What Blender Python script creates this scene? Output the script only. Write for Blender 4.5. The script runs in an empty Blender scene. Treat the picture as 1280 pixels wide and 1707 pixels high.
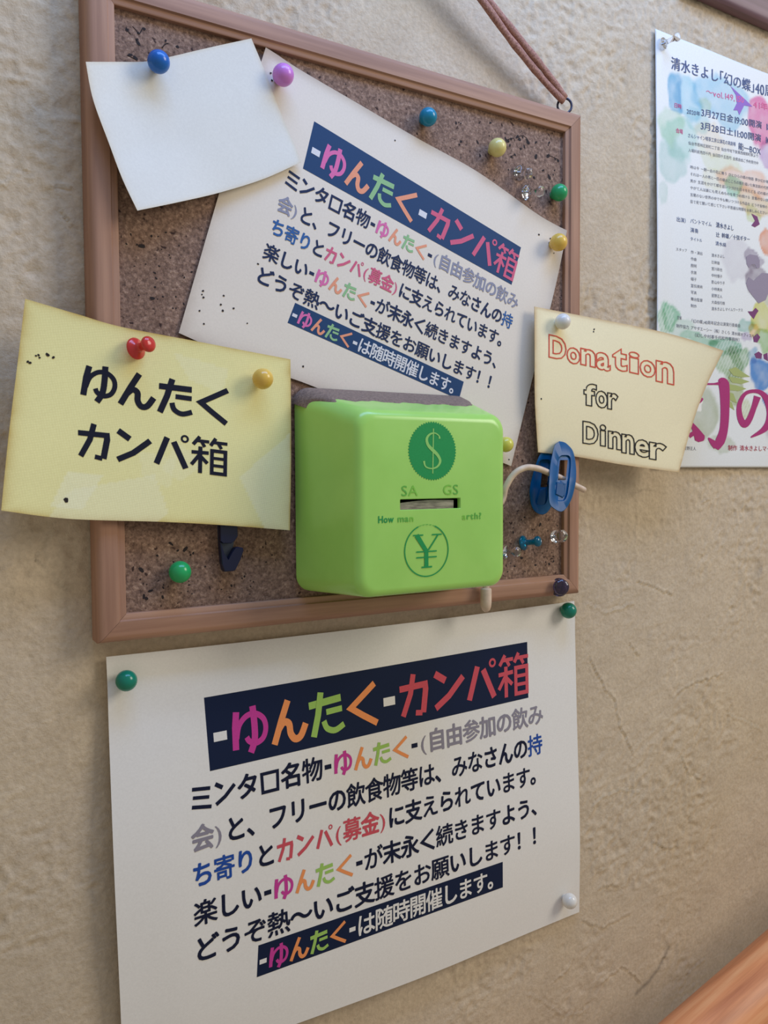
import bpy, bmesh, math, random
import numpy as np
from mathutils import Vector, Matrix
from mathutils.bvhtree import BVHTree

SC = bpy.context.scene
COL = SC.collection
random.seed(7)
RNG = np.random.RandomState(11)

# ------------------------------------------------------------------ camera
# world: X right along the wall, Z up, wall face at Y = 0, the room on the -Y side.
# The pinboard's top left corner is the origin of X and Z.
F_PX = 1342.5
CAM = np.array([-0.07080, -0.39108, -0.22374])
RW = np.array([[0.86253231, -0.50596685, -0.00596395],
               [-0.02729775, -0.03475932, -0.99902283],
               [0.50526513, 0.86185227, -0.04379279]])
cd = bpy.data.cameras.new('camera')
cam = bpy.data.objects.new('camera', cd)
COL.objects.link(cam)
M = Matrix(((RW[0][0], -RW[1][0], -RW[2][0], CAM[0]),
            (RW[0][1], -RW[1][1], -RW[2][1], CAM[1]),
            (RW[0][2], -RW[1][2], -RW[2][2], CAM[2]),
            (0, 0, 0, 1)))
cam.matrix_world = M
cd.sensor_fit = 'HORIZONTAL'
cd.sensor_width = 36.0
cd.lens = F_PX / 1280 * 36.0
cd.clip_start = 0.01
cd.dof.use_dof = True
cd.dof.focus_distance = 0.43
cd.dof.aperture_fstop = 45
SC.camera = cam

# ------------------------------------------------------------------ world, lights, exposure
w = bpy.data.worlds.new('room_light')
SC.world = w
w.use_nodes = True
bg = w.node_tree.nodes['Background']
bg.inputs[0].default_value = (0.95, 0.90, 0.82, 1)
bg.inputs[1].default_value = 0.36


def area(name, loc, target, size, size_y, power, color):
    d = bpy.data.lights.new(name, 'AREA')
    d.shape = 'RECTANGLE'
    d.size = size
    d.size_y = size_y
    d.energy = power
    d.color = color
    o = bpy.data.objects.new(name, d)
    COL.objects.link(o)
    o.location = loc
    o.rotation_euler = (Vector(target) - Vector(loc)).to_track_quat('-Z', 'Y').to_euler()
    return o


# daylight window high up on the right, in front of the wall
area('window_daylight', (1.40, -1.15, 0.62), (0.2, 0, -0.2), 0.7, 0.8, 15.5, (1.0, 0.93, 0.82))
# added bluish lamp above the board, imitates the blue haze up there
haze_lamp = area('added_blue_lamp', (0.17, -0.24, 0.36), (0.17, 0.0, 0.10), 0.56, 0.20, 3.5, (0.26, 0.48, 1.0))

SC.view_settings.view_transform = 'Standard'
SC.view_settings.look = 'None'
SC.view_settings.gamma = 1
SC.view_settings.use_curve_mapping = False
SC.view_settings.exposure = 0.0


# ------------------------------------------------------------------ helpers
def at(x, y, d=0.0):
    """point of the plane lying d metres in front of the wall, seen at (x, y) of the 1280x1707 survey"""
    v = RW.T @ np.array([(x - 640) / F_PX, (y - 853.5) / F_PX, 1.0])
    t = (-d - CAM[1]) / v[1]
    return Vector(CAM + v * t)


def px_size(x, y, d, px):
    p = np.array(at(x, y, d)) - CAM
    return px * (RW @ p)[2] / F_PX


def s2l(c):
    c = np.asarray(c, float) / 255.0
    return np.where(c <= 0.04045, c / 12.92, ((c + 0.055) / 1.055) ** 2.4)


def rgb(*c):
    l = s2l(c)
    return (float(l[0]), float(l[1]), float(l[2]), 1.0)


def tag(o, label=None, cat=None, group=None, kind=None):
    if label: o['label'] = label
    if cat: o['category'] = cat
    if group: o['group'] = group
    if kind: o['kind'] = kind
    return o


def empty(name, loc, label, cat, group=None):
    o = bpy.data.objects.new(name, None)
    COL.objects.link(o)
    o.location = loc
    o.empty_display_size = 0.01
    return tag(o, label, cat, group)


def link(name, verts, faces, mats, parent=None, smooth=True, fm=None):
    """verts in world metres; local to the parent's location"""
    me = bpy.data.meshes.new(name)
    off = Vector((0, 0, 0))
    p = parent
    while p is not None:
        off += p.location
        p = p.parent
    va = [tuple(Vector(v) - off) for v in verts]
    me.from_pydata(va, [], faces)
    if not isinstance(mats, (list, tuple)): mats = [mats]
    for m in mats: me.materials.append(m)
    if fm is not None:
        me.polygons.foreach_set('material_index', fm)
    if smooth:
        me.polygons.foreach_set('use_smooth', [True] * len(me.polygons))
    me.update()
    o = bpy.data.objects.new(name, me)
    COL.objects.link(o)
    if parent is not None: o.parent = parent
    return o


def mat(name, color, rough=0.5, nodes=None, **kw):
    m = bpy.data.materials.new(name)
    m.use_nodes = True
    b = m.node_tree.nodes['Principled BSDF']
    b.inputs['Base Color'].default_value = color
    b.inputs['Roughness'].default_value = rough
    for k, v in kw.items():
        b.inputs[k.replace('_', ' ')].default_value = v
    if nodes: nodes(m.node_tree, b)
    return m


def nd(nt, t, **kw):
    n = nt.nodes.new(t)
    for k, v in kw.items():
        if k in n.inputs: n.inputs[k].default_value = v
        else: setattr(n, k, v)
    return n


def coords(nt, scale=(1, 1, 1), rot=(0, 0, 0)):
    tc = nd(nt, 'ShaderNodeTexCoord')
    mp = nd(nt, 'ShaderNodeMapping')
    mp.inputs['Scale'].default_value = scale
    mp.inputs['Rotation'].default_value = rot
    nt.links.new(tc.outputs['Object'], mp.inputs['Vector'])
    return mp.outputs[0]


def noise(nt, vec, scale, detail=3, rough=0.5):
    n = nd(nt, 'ShaderNodeTexNoise')
    n.inputs['Scale'].default_value = scale
    n.inputs['Detail'].default_value = detail
    n.inputs['Roughness'].default_value = rough
    if vec is not None: nt.links.new(vec, n.inputs['Vector'])
    return n.outputs['Fac']


def ramp(nt, fac, stops):
    r = nd(nt, 'ShaderNodeValToRGB')
    e = r.color_ramp.elements
    while len(e) < len(stops): e.new(0.5)
    for i, (p, c) in enumerate(stops):
        e[i].position = p
        e[i].color = c
    nt.links.new(fac, r.inputs[0])
    return r.outputs[0]


def mixc(nt, fac, a, b, mode='MIX'):
    n = nd(nt, 'ShaderNodeMix', data_type='RGBA', blend_type=mode)
    for i, v in ((0, fac), (6, a), (7, b)):
        if isinstance(v, (int, float)): n.inputs[i].default_value = v
        elif isinstance(v, tuple): n.inputs[i].default_value = v
        else: nt.links.new(v, n.inputs[i])
    return n.outputs[2]


def bump(nt, b, h, strength, dist):
    n = nd(nt, 'ShaderNodeBump')
    n.inputs['Strength'].default_value = strength
    n.inputs['Distance'].default_value = dist
    nt.links.new(h, n.inputs['Height'])
    nt.links.new(n.outputs[0], b.inputs['Normal'])
    return n


# ---- materials
def n_wall(nt, b):
    at_ = nd(nt, 'ShaderNodeAttribute', attribute_name='Col')
    v = coords(nt)
    fine = noise(nt, v, 420, 5, 0.65)
    med = noise(nt, v, 45, 6, 0.6)
    c = mixc(nt, 0.35, at_.outputs['Color'], ramp(nt, fine, [(0.3, rgb(170, 160, 145)), (0.7, rgb(255, 252, 245))]), 'MULTIPLY')
    c = mixc(nt, 0.25, c, ramp(nt, med, [(0.3, rgb(190, 175, 160)), (0.7, rgb(255, 250, 244))]), 'MULTIPLY')
    nt.links.new(c, b.inputs['Base Color'])
    a = nd(nt, 'ShaderNodeMath', operation='ADD')
    nt.links.new(fine, a.inputs[0]); nt.links.new(med, a.inputs[1])
    bump(nt, b, a.outputs[0], 0.7, 0.0008)


def n_wood(axis, dark, light):
    def f(nt, b):
        sc = (10, 260, 260) if axis == 'x' else (260, 260, 10)
        v = coords(nt, sc)
        n1 = noise(nt, v, 1.0, 4, 0.6)
        v2 = coords(nt, (3, 70, 70) if axis == 'x' else (70, 70, 3))
        n2 = noise(nt, v2, 1.0, 3, 0.5)
        c = ramp(nt, n2, [(0.3, dark), (0.7, light)])
        c = mixc(nt, 0.35, c, ramp(nt, n1, [(0.35, rgb(150, 120, 100)), (0.65, rgb(255, 250, 245))]), 'MULTIPLY')
        nt.links.new(c, b.inputs['Base Color'])
        bump(nt, b, n1, 0.25, 0.0002)
    return f


def n_cork(nt, b):
    v = coords(nt)
    g = noise(nt, v, 560, 4, 0.75)
    big = noise(nt, v, 130, 3, 0.5)
    vo = nd(nt, 'ShaderNodeTexVoronoi')
    vo.inputs['Scale'].default_value = 620
    nt.links.new(v, vo.inputs['Vector'])
    c = ramp(nt, g, [(0.28, rgb(84, 62, 52)), (0.45, rgb(140, 112, 94)), (0.58, rgb(162, 132, 112)), (0.75, rgb(204, 178, 154))])
    bw = nd(nt, 'ShaderNodeSeparateColor')
    nt.links.new(vo.outputs['Color'], bw.inputs[0])
    c = mixc(nt, 0.5, c, ramp(nt, bw.outputs[0], [(0.0, rgb(150, 130, 118)), (0.9, rgb(255, 250, 245))]), 'MULTIPLY')
    sp = noise(nt, v, 330, 2, 0.4)
    c = mixc(nt, ramp(nt, sp, [(0.68, (0, 0, 0, 1)), (0.74, (1, 1, 1, 1))]), c, rgb(60, 38, 30))
    c = mixc(nt, 0.3, c, ramp(nt, big, [(0.3, rgb(190, 170, 160)), (0.7, rgb(255, 255, 255))]), 'MULTIPLY')
    nt.links.new(c, b.inputs['Base Color'])
    bump(nt, b, g, 0.7, 0.0006)


def n_paper(weave=0.0, rough_scale=900):
    def f(nt, b):
        at_ = nd(nt, 'ShaderNodeAttribute', attribute_name='Col')
        v = coords(nt)
        n = noise(nt, v, rough_scale, 3, 0.6)
        c = mixc(nt, 0.10, at_.outputs['Color'], ramp(nt, n, [(0.3, rgb(170, 165, 160)), (0.7, rgb(255, 255, 255))]), 'MULTIPLY')
        if weave:
            h = []
            for rr in (0.16, 0.16 + math.pi / 2):
                wv = nd(nt, 'ShaderNodeTexWave', wave_type='BANDS')
                wv.bands_direction = 'X'
                wv.inputs['Scale'].default_value = 290
                wv.inputs['Distortion'].default_value = 1.5
                wv.inputs['Detail'].default_value = 1
                nt.links.new(coords(nt, rot=(0, rr, 0)), wv.inputs['Vector'])
                h.append(wv.outputs['Fac'])
            m = nd(nt, 'ShaderNodeMath', operation='MULTIPLY')
            nt.links.new(h[0], m.inputs[0]); nt.links.new(h[1], m.inputs[1])
            c = mixc(nt, weave, c, ramp(nt, m.outputs[0], [(0.0, rgb(205, 190, 120)), (0.6, rgb(255, 255, 250))]), 'MULTIPLY')
        nt.links.new(c, b.inputs['Base Color'])
        bump(nt, b, n, 0.12, 0.0002)
    return f


M_wall = mat('trowelled_plaster', rgb(200, 185, 165), 0.85, n_wall)
WD, WL = rgb(152, 110, 86), rgb(184, 142, 114)
M_wood_x = mat('pine_along_x', WL, 0.68, n_wood('x', WD, WL))
M_wood_z = mat('pine_along_z', WL, 0.68, n_wood('z', WD, WL))
def n_rail(nt, b):
    tc = nd(nt, 'ShaderNodeTexCoord')
    m1 = nd(nt, 'ShaderNodeMapping'); m1.inputs['Rotation'].default_value = (0, math.radians(14.5), 0)
    m2 = nd(nt, 'ShaderNodeMapping'); m2.inputs['Scale'].default_value = (5, 110, 110)
    nt.links.new(tc.outputs['Object'], m1.inputs[0]); nt.links.new(m1.outputs[0], m2.inputs[0])
    n1 = noise(nt, m2.outputs[0], 1.0, 5, 0.6)
    c = ramp(nt, n1, [(0.30, rgb(184, 112, 70)), (0.5, rgb(226, 152, 102)), (0.70, rgb(244, 188, 138))])
    nt.links.new(c, b.inputs['Base Color'])


M_rail = mat('orange_varnished_wood', rgb(225, 140, 95), 0.4, n_rail)
M_purple = mat('dark_stained_wood', rgb(110, 80, 80), 0.5, n_wood('x', rgb(98, 70, 78), rgb(126, 94, 98)))
M_cork = mat('cork', rgb(150, 110, 80), 0.9, n_cork)
M_paper = mat('paper', rgb(240, 236, 228), 0.75, n_paper())
M_gloss = mat('coated_paper', rgb(240, 238, 232), 0.55, n_paper())
M_card = mat('laminated_card', rgb(235, 220, 130), 0.36, n_paper(0.13))
M_hole = mat('pin_hole_dark', rgb(38, 28, 26), 0.9)


def ink(name, *c, rough=0.6):
    def f(nt, b):
        n = noise(nt, coords(nt), 1500, 2, 0.6)
        base = rgb(*c)
        nt.links.new(mixc(nt, 0.15, base, ramp(nt, n, [(0.3, rgb(170, 170, 170)), (0.7, rgb(255, 255, 255))]), 'MULTIPLY'), b.inputs['Base Color'])
    return mat(name, rgb(*c), rough, f, Specular_IOR_Level=0.2)


def plastic(name, c, rough=0.18, trans=0.0, ior=1.46, **kw):
    def f(nt, b):
        n = noise(nt, coords(nt), 300, 2, 0.5)
        nt.links.new(ramp(nt, n, [(0.3, tuple(x * 0.93 for x in c[:3]) + (1,)), (0.7, c)]), b.inputs['Base Color'])
    m = mat(name, c, rough, f, Transmission_Weight=trans, IOR=ior, **kw)
    return m


M_steel = mat('steel', rgb(170, 170, 175), 0.25, Metallic=1.0)


# ------------------------------------------------------------------ numpy noise
def vnoise(x, y, scale, seed):
    r = np.random.RandomState(seed)
    T = r.rand(256, 256)
    X = x * scale + 1000.3; Y = y * scale + 1000.7
    i = np.floor(X).astype(int); j = np.floor(Y).astype(int)
    fx = X - i; fy = Y - j
    fx = fx * fx * (3 - 2 * fx); fy = fy * fy * (3 - 2 * fy)
    a = T[i % 256, j % 256]; b = T[(i + 1) % 256, j % 256]
    c = T[i % 256, (j + 1) % 256]; d = T[(i + 1) % 256, (j + 1) % 256]
    return (a * (1 - fx) + b * fx) * (1 - fy) + (c * (1 - fx) + d * fx) * fy


def fbm(x, y, scale, seed, octv=4):
    s = 0; a = 1; t = 0
    for o in range(octv):
        s = s + a * vnoise(x, y, scale * 2 ** o, seed + o * 17)
        t += a; a *= 0.5
    return s / t


def poly_dist(x, y, pts):
    best = np.full(x.shape, 1e9); side = np.zeros(x.shape)
    for (a, b), (c, d) in zip(pts[:-1], pts[1:]):
        vx, vy = c - a, d - b
        L = vx * vx + vy * vy
        t = np.clip(((x - a) * vx + (y - b) * vy) / L, 0, 1)
        dx = x - a - t * vx; dy = y - b - t * vy
        q = np.hypot(dx, dy)
        s = np.sign(vx * dy - vy * dx)
        m = q < best
        best[m] = q[m]; side[m] = s[m]
    return best, side


def set_col(o, arr):
    me = o.data
    a = me.color_attributes.new('Col', 'FLOAT_COLOR', 'POINT')
    buf = np.ones((len(me.vertices), 4), np.float32)
    buf[:, :3] = arr
    a.data.foreach_set('color', buf.ravel())


def grid_faces(nu, nv, base=0, flip=False):
    i, j = np.meshgrid(np.arange(nu - 1), np.arange(nv - 1), indexing='ij')
    a = (i * nv + j + base).ravel()
    q = np.stack([a, a + nv, a + nv + 1, a + 1], 1)
    if flip: q = q[:, ::-1]
    return q.tolist()


# ------------------------------------------------------------------ the wall
def build_wall():
    xs = np.concatenate([[-2.0, -1.0, -0.4, -0.15], np.arange(-0.07, 0.545, 0.0012), [0.6, 0.8, 1.4, 2.4]])
    zs = np.concatenate([[-2.0, -1.4, -0.9, -0.74], np.arange(-0.70, 0.155, 0.0012), [0.22, 0.5, 1.0, 1.6]])
    X, Z = np.meshgrid(xs, zs, indexing='ij')
    d = 0.0010 * (fbm(X, Z, 9, 1, 3) - 0.5)
    mask = np.clip((fbm(X, Z, 16, 5, 3) - 0.50) * 7, 0, 1)
    spots = [(1110, 880, 40), (1170, 1165, 42), (1040, 955, 28), (1120, 1305, 45), (1165, 935, 34), (1200, 905, 30),
             (985, 1580, 32), (1000, 1620, 30), (40, 180, 60), (60, 230, 50), (990, 1310, 30), (1240, 920, 26),
             (40, 420, 50), (960, 1690, 40), (1090, 1060, 20), (70, 1010, 40), (45, 990, 30), (1060, 870, 30)]
    for (px, py, r) in spots:
        p = at(px, py); rr = r * 0.00055
        mask = np.maximum(mask, np.exp(-((X - p.x) ** 2 + (Z - p.z) ** 2) / (rr * rr)))
    rn = np.abs(fbm(X, Z, 150, 9, 3) - 0.5)
    rough = (0.5 - rn * 3.2)
    d = d + mask * 0.0012 * rough + 0.00042 * (fbm(X, Z, 260, 21, 2) - 0.5) - 0.0012 * np.clip(fbm(X, Z, 330, 71, 2) - .66, 0, 1)
    cracks = [
        [(0, 300), (9, 306), (18, 292), (29, 282), (55, 294)], [(85, 311), (100, 309), (117, 312)],
        [(100, 350), (118, 374)], [(20, 130), (38, 132), (44, 130)],
        [(86, 890), (70, 917), (47, 937), (20, 941), (0, 947)], [(60, 930), (80, 950), (110, 985)],
        [(994, 820), (1007, 831), (1020, 833), (1047, 834)], [(1053, 824), (1074, 816), (1092, 820)],
        [(1065, 970), (1089, 978), (1120, 991)], [(980, 1005), (998, 1012), (1011, 1021), (1031, 1012), (1056, 1005)],
        [(984, 1100), (1002, 1132), (1009, 1150), (1027, 1169), (1034, 1209), (1056, 1256)],
        [(1125, 1165), (1136, 1150), (1169, 1136), (1205, 1123)], [(1216, 1190), (1241, 1201), (1271, 1216)],
        [(1067, 1318), (1034, 1314), (1002, 1328), (987, 1343)], [(1050, 1075), (1066, 1092)],
        [(880, 1655), (896, 1661), (914, 1672), (939, 1689), (961, 1688), (983, 1677)],
        [(970, 1536), (1005, 1549), (1017, 1541), (1050, 1524)], [(1005, 1636), (1039, 1613), (1058, 1627), (1067, 1639)],
        [(1142, 1630), (1155, 1614), (1174, 1599)], [(1087, 1404), (1110, 1414), (1130, 1412)],
        [(1135, 1262), (1147, 1288), (1170, 1300)], [(1170, 836), (1183, 830)],
        [(925, 1635), (945, 1620), (955, 1600)], [(1000, 1480), (1030, 1475)]]
    for n_, c in enumerate(cracks):
        pts = []
        q = [at(*p_) for p_ in c]
        for a, b in zip(q[:-1], q[1:]):          # jagged line
            k = 5
            for t in range(k):
                f = t / k
                pts.append((a.x + (b.x - a.x) * f + random.uniform(-.0007, .0007), a.z + (b.z - a.z) * f + random.uniform(-.0007, .0007)))
        pts.append((q[-1].x, q[-1].z))
        xs_ = [p_[0] for p_ in pts]; zs_ = [p_[1] for p_ in pts]
        sel = (X > min(xs_) - .01) & (X < max(xs_) + .01) & (Z > min(zs_) - .01) & (Z < max(zs_) + .01)
        ii = np.where(sel)
        dist, side = poly_dist(X[ii], Z[ii], pts)
        sg = 1 if n_ % 3 else -1
        d[ii] += 0.00085 * np.exp(-(dist / 0.0011) ** 2) * np.where(side * sg > 0, 1, -0.7)
    fade = np.clip((X + 0.069) / 0.01, 0, 1) * np.clip((0.543 - X) / 0.01, 0, 1) * np.clip((Z + 0.699) / 0.01, 0, 1) * np.clip((0.15 - Z) / 0.01, 0, 1)
    d = d * fade - 0.0006
    V = np.stack([X.ravel(), -d.ravel(), Z.ravel()], 1)
    o = link('wall_back', V, grid_faces(len(xs), len(zs)), M_wall)
    tag(o, kind='structure')
    base = s2l((212, 195, 169))[None, None, :] * (0.90 + 0.2 * fbm(X, Z, 6, 33, 4))[..., None]
    warm = np.clip((fbm(X, Z, 11, 44, 3) - 0.45) * 3, 0, 1)[..., None]
    base = base * (1 - warm * np.array([0.0, 0.02, 0.07]))
    # grey scuff mark near the handrail, small dirty spot
    pts = [at(1116, 1580), at(1100, 1612), at(1082, 1637), at(1061, 1657)]
    dist, _ = poly_dist(X, Z, [(p.x, p.z) for p in pts])
    m = (np.exp(-(dist / 0.0016) ** 2) * 0.45)[..., None]
    p = at(1265, 955)
    m2 = (np.exp(-(((X - p.x) / .006) ** 2 + ((Z - p.z) / .006) ** 2)) * 0.25 * np.clip(fbm(X, Z, 260, 3) * 2, 0, 1))[..., None]
    m = np.maximum(m, m2)
    base = base * (1 - m) + m * s2l((80, 72, 66))
    set_col(o, base.reshape(-1, 3))
    # the room's wall has a body behind its face
    return o


build_wall()

# ------------------------------------------------------------------ pinboard
BW, BH = 0.2942, 0.2988
PROF = [(0.0, 0.0012), (0.0, 0.0115), (0.0006, 0.0135), (0.0018, 0.0147), (0.0035, 0.0150), (0.0095, 0.0150),
        (0.0098, 0.0143), (0.0101, 0.0139), (0.0124, 0.0137), (0.0129, 0.0133), (0.0129, 0.0012)]
CORK_D = 0.0110


def frame_rail(name, x0, z0, L, direction, m, parent, prof=PROF):
    """direction: 'top','bottom','left','right'; mitred ends"""
    V = []
    for e in (0, 1):
        for (s, d) in prof:
            a = s + .00008 if e == 0 else L - s - .00008   # a hair of a gap at the mitre
            if direction == 'top': p = (x0 + a, -d, z0 - s)
            elif direction == 'bottom': p = (x0 + a, -d, z0 + s)
            elif direction == 'left': p = (x0 + s, -d, z0 - a)
            else: p = (x0 - s, -d, z0 - a)
            V.append(p)
    n = len(prof)
    Fc = [(i, (i + 1) % n, (i + 1) % n + n, i + n) for i in range(n)]
    Fc += [tuple(range(n)), tuple(range(2 * n - 1, n - 1, -1))]
    o = link(name, V, Fc, m, parent, smooth=False)
    bm = bmesh.new(); bm.from_mesh(o.data)
    bmesh.ops.recalc_face_normals(bm, faces=bm.faces)
    bm.to_mesh(o.data); bm.free()
    for p_ in o.data.polygons: p_.use_smooth = len(p_.vertices) == 4
    o.data.set_sharp_from_angle(angle=math.radians(35))
    return o


def box_part(name, x0, x1, d0, d1, z0, z1, m, parent):
    V = [(x, -d, z) for x in (x0, x1) for d in (d0, d1) for z in (z0, z1)]
    Fc = [(0, 1, 3, 2), (4, 6, 7, 5), (0, 4, 5, 1), (2, 3, 7, 6), (0, 2, 6, 4), (1, 5, 7, 3)]
    o = link(name, V, Fc, m, parent, smooth=False)
    bm = bmesh.new(); bm.from_mesh(o.data); bmesh.ops.recalc_face_normals(bm, faces=bm.faces); bm.to_mesh(o.data); bm.free()
    return o


board = empty('pinboard', (0, 0, -BH), 'square cork pinboard in a light wooden frame hanging on the plaster wall', 'pinboard')
frame_rail('frame_rail', 0, 0, BW, 'top', M_wood_x, board)
frame_rail('frame_rail', 0, -BH, BW, 'bottom', M_wood_x, board)
frame_rail('frame_rail', 0, 0, BH, 'left', M_wood_z, board)
frame_rail('frame_rail', BW, 0, BH, 'right', M_wood_z, board)
cork = box_part('cork_sheet', 0.0128, BW - 0.0128, 0.002, CORK_D, -BH + 0.0128, -0.0128, M_cork, board)


def disc_mesh(cx, cz, d, r, n=7, jag=0.0, elong=1.0, ang=0.0):
    V = [(cx, -d, cz)]
    for k in range(n):
        a = 2 * math.pi * k / n
        rr = r * (1 + random.uniform(-jag, jag))
        x, z = rr * math.cos(a) * elong, rr * math.sin(a)
        V.append((cx + x * math.cos(ang) - z * math.sin(ang), -d, cz + x * math.sin(ang) + z * math.cos(ang)))
    F = [(0, 1 + (k + 1) % n, 1 + k) for k in range(n)]
    return V, F


def torn_holes(spots, parent, lift=0.0001, depth=CORK_D):
    V, F = [], []
    for (x, y, r, jag, el, ang) in spots:
        p = at(x, y, depth)
        v, f = disc_mesh(p.x, p.z, depth + lift, r, 7, jag, el, ang)
        F += [tuple(i + len(V) for i in q) for q in f]; V += v
    o = link('pin_hole', V, F, M_hole, parent, smooth=False)
    tag(o, kind='stuff')
    return o


hs = []
for (x, y) in [(230, 55), (228, 66), (230, 72), (212, 50), (240, 48), (218, 92), (226, 97), (276, 68), (295, 78),
               (237, 410), (258, 455), (254, 497), (285, 906), (310, 915), (318, 925), (235, 949), (240, 994), (244, 998), (271, 996),
               (296, 918), (250, 985), (322, 922), (760, 205), (768, 206), (845, 235), (852, 232), (862, 228), (871, 229), (878, 233),
               (880, 238), (858, 258), (853, 262), (868, 248), (893, 238), (915, 238), (913, 260), (925, 265), (930, 268),
               (905, 284), (924, 284), (915, 295), (893, 262), (796, 237), (800, 260), (768, 236), (914, 242), (890, 296), (855, 887), (869, 930),
               (892, 942), (858, 944), (846, 953), (915, 940), (922, 936), (900, 875), (874, 245), (850, 242), (842, 230), (866, 232)]:
    hs.append((x, y, random.uniform(.0005, .0010), .35, random.uniform(1, 1.9), random.uniform(0, 3)))
for k in range(110):
    x, y = random.choice([(random.uniform(215, 460), random.uniform(910, 1000)), (random.uniform(750, 940), random.uniform(200, 330)),
                          (random.uniform(850, 935), random.uniform(830, 955)), (random.uniform(210, 340), random.uniform(380, 520))])
    p = at(x, y, CORK_D)
    if 0.0155 < p.x < BW - 0.0155 and -BH + 0.0155 < p.z < -0.0155:
        hs.append((x, y, random.uniform(.00025, .0005), .3, random.uniform(1, 1.6), random.uniform(0, 3)))
torn_holes(hs, board)
# thin curved gouges in the cork
def tube(pts, r, n=8, closed=False, caps=True, radii=None, flat=1.0):
    pts = [Vector(p) for p in pts]
    V, F = [], []
    N = len(pts)
    prev = None
    for i, p in enumerate(pts):
        if closed: t = pts[(i + 1) % N] - pts[i - 1]
        else: t = pts[min(i + 1, N - 1)] - pts[max(i - 1, 0)]
        t.normalize()
        if prev is None:
            a = Vector((0, 1, 0)) if abs(t.y) < 0.9 else Vector((1, 0, 0))
            u = t.cross(a).normalized()
        else:
            u = (prev - t * prev.dot(t)).normalized()
        prev = u
        v = t.cross(u)
        rr = radii[i] if radii else r
        for k in range(n):
            a = 2 * math.pi * k / n
            V.append(p + u * math.cos(a) * rr + v * math.sin(a) * rr * flat)
    m = N if closed else N - 1
    for i in range(m):
        for k in range(n):
            a = i * n + k; b = i * n + (k + 1) % n
            c = ((i + 1) % N) * n + (k + 1) % n; d = ((i + 1) % N) * n + k
            F.append((a, b, c, d))
    if caps and not closed:
        F.append(tuple(range(n - 1, -1, -1)))
        F.append(tuple(range((N - 1) * n, N * n)))
    return V, F


def merge(*parts):
    V, F = [], []
    for v, f in parts:
        F += [tuple(i + len(V) for i in q) for q in f]; V += list(v)
    return V, F


def catmull(P, n=8):
    P = [Vector(p) for p in P]
    out = []
    for i in range(len(P) - 1):
        p0 = P[max(i - 1, 0)]; p1 = P[i]; p2 = P[i + 1]; p3 = P[min(i + 2, len(P) - 1)]
        for k in range(n):
            t = k / n
            out.append(0.5 * ((2 * p1) + (p2 - p0) * t + (2 * p0 - 5 * p1 + 4 * p2 - p3) * t * t + (3 * p1 - p0 - 3 * p2 + p3) * t ** 3))
    out.append(P[-1])
    return out


g = []
for c in [[(210, 45), (213, 52), (218, 57)], [(221, 44), (228, 52), (232, 57), (238, 46)], [(212, 92), (222, 97), (229, 101)],
          [(846, 233), (855, 230), (858, 235)], [(862, 229), (871, 226), (879, 232), (881, 240)], [(850, 262), (857, 258)],
          [(911, 258), (922, 262), (930, 266)], [(270, 80), (275, 74), (281, 72)]]:
    g.append(tube(catmull([at(x, y, CORK_D) for x, y in c], 3), 0.00022, 4))
tag(link('gouge', *merge(*g), M_hole, board), kind='stuff')


# screw eyes on the top rail
def screw_eye(x):
    pts = [Vector((x + 0.0040 * math.cos(a), -0.0085 - 0.0020 * math.cos(a), 0.0054 + 0.0046 * math.sin(a))) for a in np.linspace(0, 2 * math.pi, 22)[:-1]]
    ring = tube(pts, 0.00075, 8, closed=True)
    sh = tube([(x, -0.0085, -0.003), (x, -0.0085, 0.0012)], 0.0008, 8)
    return link('screw_eye', *merge(ring, sh), mat('blackened_wire', rgb(70, 72, 88), 0.4, Metallic=0.8), board)


EYE_R = at(941, 176, .0085).x
screw_eye(EYE_R); screw_eye(BW - EYE_R)


# ------------------------------------------------------------------ hanging cord
def n_cord(nt, b):
    v = coords(nt)
    n = noise(nt, v, 900, 4, 0.7)
    nt.links.new(ramp(nt, n, [(0.3, rgb(120, 76, 66)), (0.7, rgb(196, 148, 128))]), b.inputs['Base Color'])
    bump(nt, b, n, 0.8, 0.0005)


M_cord = mat('brown_suede', rgb(160, 115, 95), 0.9, n_cord)
NAIL = Vector((BW / 2, -0.020, 0.098))
cord = empty('hanging_cord', NAIL, 'doubled brown suede cord running up from the eye screw above the board', 'cord')
for sx, xe in ((1, EYE_R), (-1, BW - EYE_R)):
    a = Vector((xe - sx * 0.0012, -0.0095, 0.0085))
    for side in (-1, 1):
        pts = []
        for k in range(41):
            t = k / 40
            p = a.lerp(NAIL, t)
            dirv = (NAIL - a).normalized()
            perp = Vector((dirv.z, 0, -dirv.x))
            wid = 0.0012 + 0.0013 * min(1, t * 6) + 0.0002 * math.sin(t * 23)
            p = p + perp * side * wid * sx + Vector((0, -0.0006 * side * math.sin(t * 9), 0)) + Vector((0, 0, -0.004 * math.sin(math.pi * t)))
            pts.append(p)
        rad = [0.0023 + random.uniform(-.00018, .00022) for _ in pts]
        link('strand', *tube(pts, 0.002, 10, radii=rad, flat=0.75), M_cord, cord)
nail = empty('steel_nail', (NAIL.x, 0, NAIL.z + .002), 'steel nail in the wall that holds the brown hanging cord', 'nail')
link('shank', *tube([(NAIL.x, 0.004, NAIL.z + .002), (NAIL.x, -0.026, NAIL.z + .003)], 0.0012, 10), M_steel, nail)
link('nail_head', *tube([(NAIL.x, -0.026, NAIL.z + .003), (NAIL.x, -0.0275, NAIL.z + .003)], 0.003, 12), M_steel, nail)


# ------------------------------------------------------------------ paper sheets
class Sheet:
    pass


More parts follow.
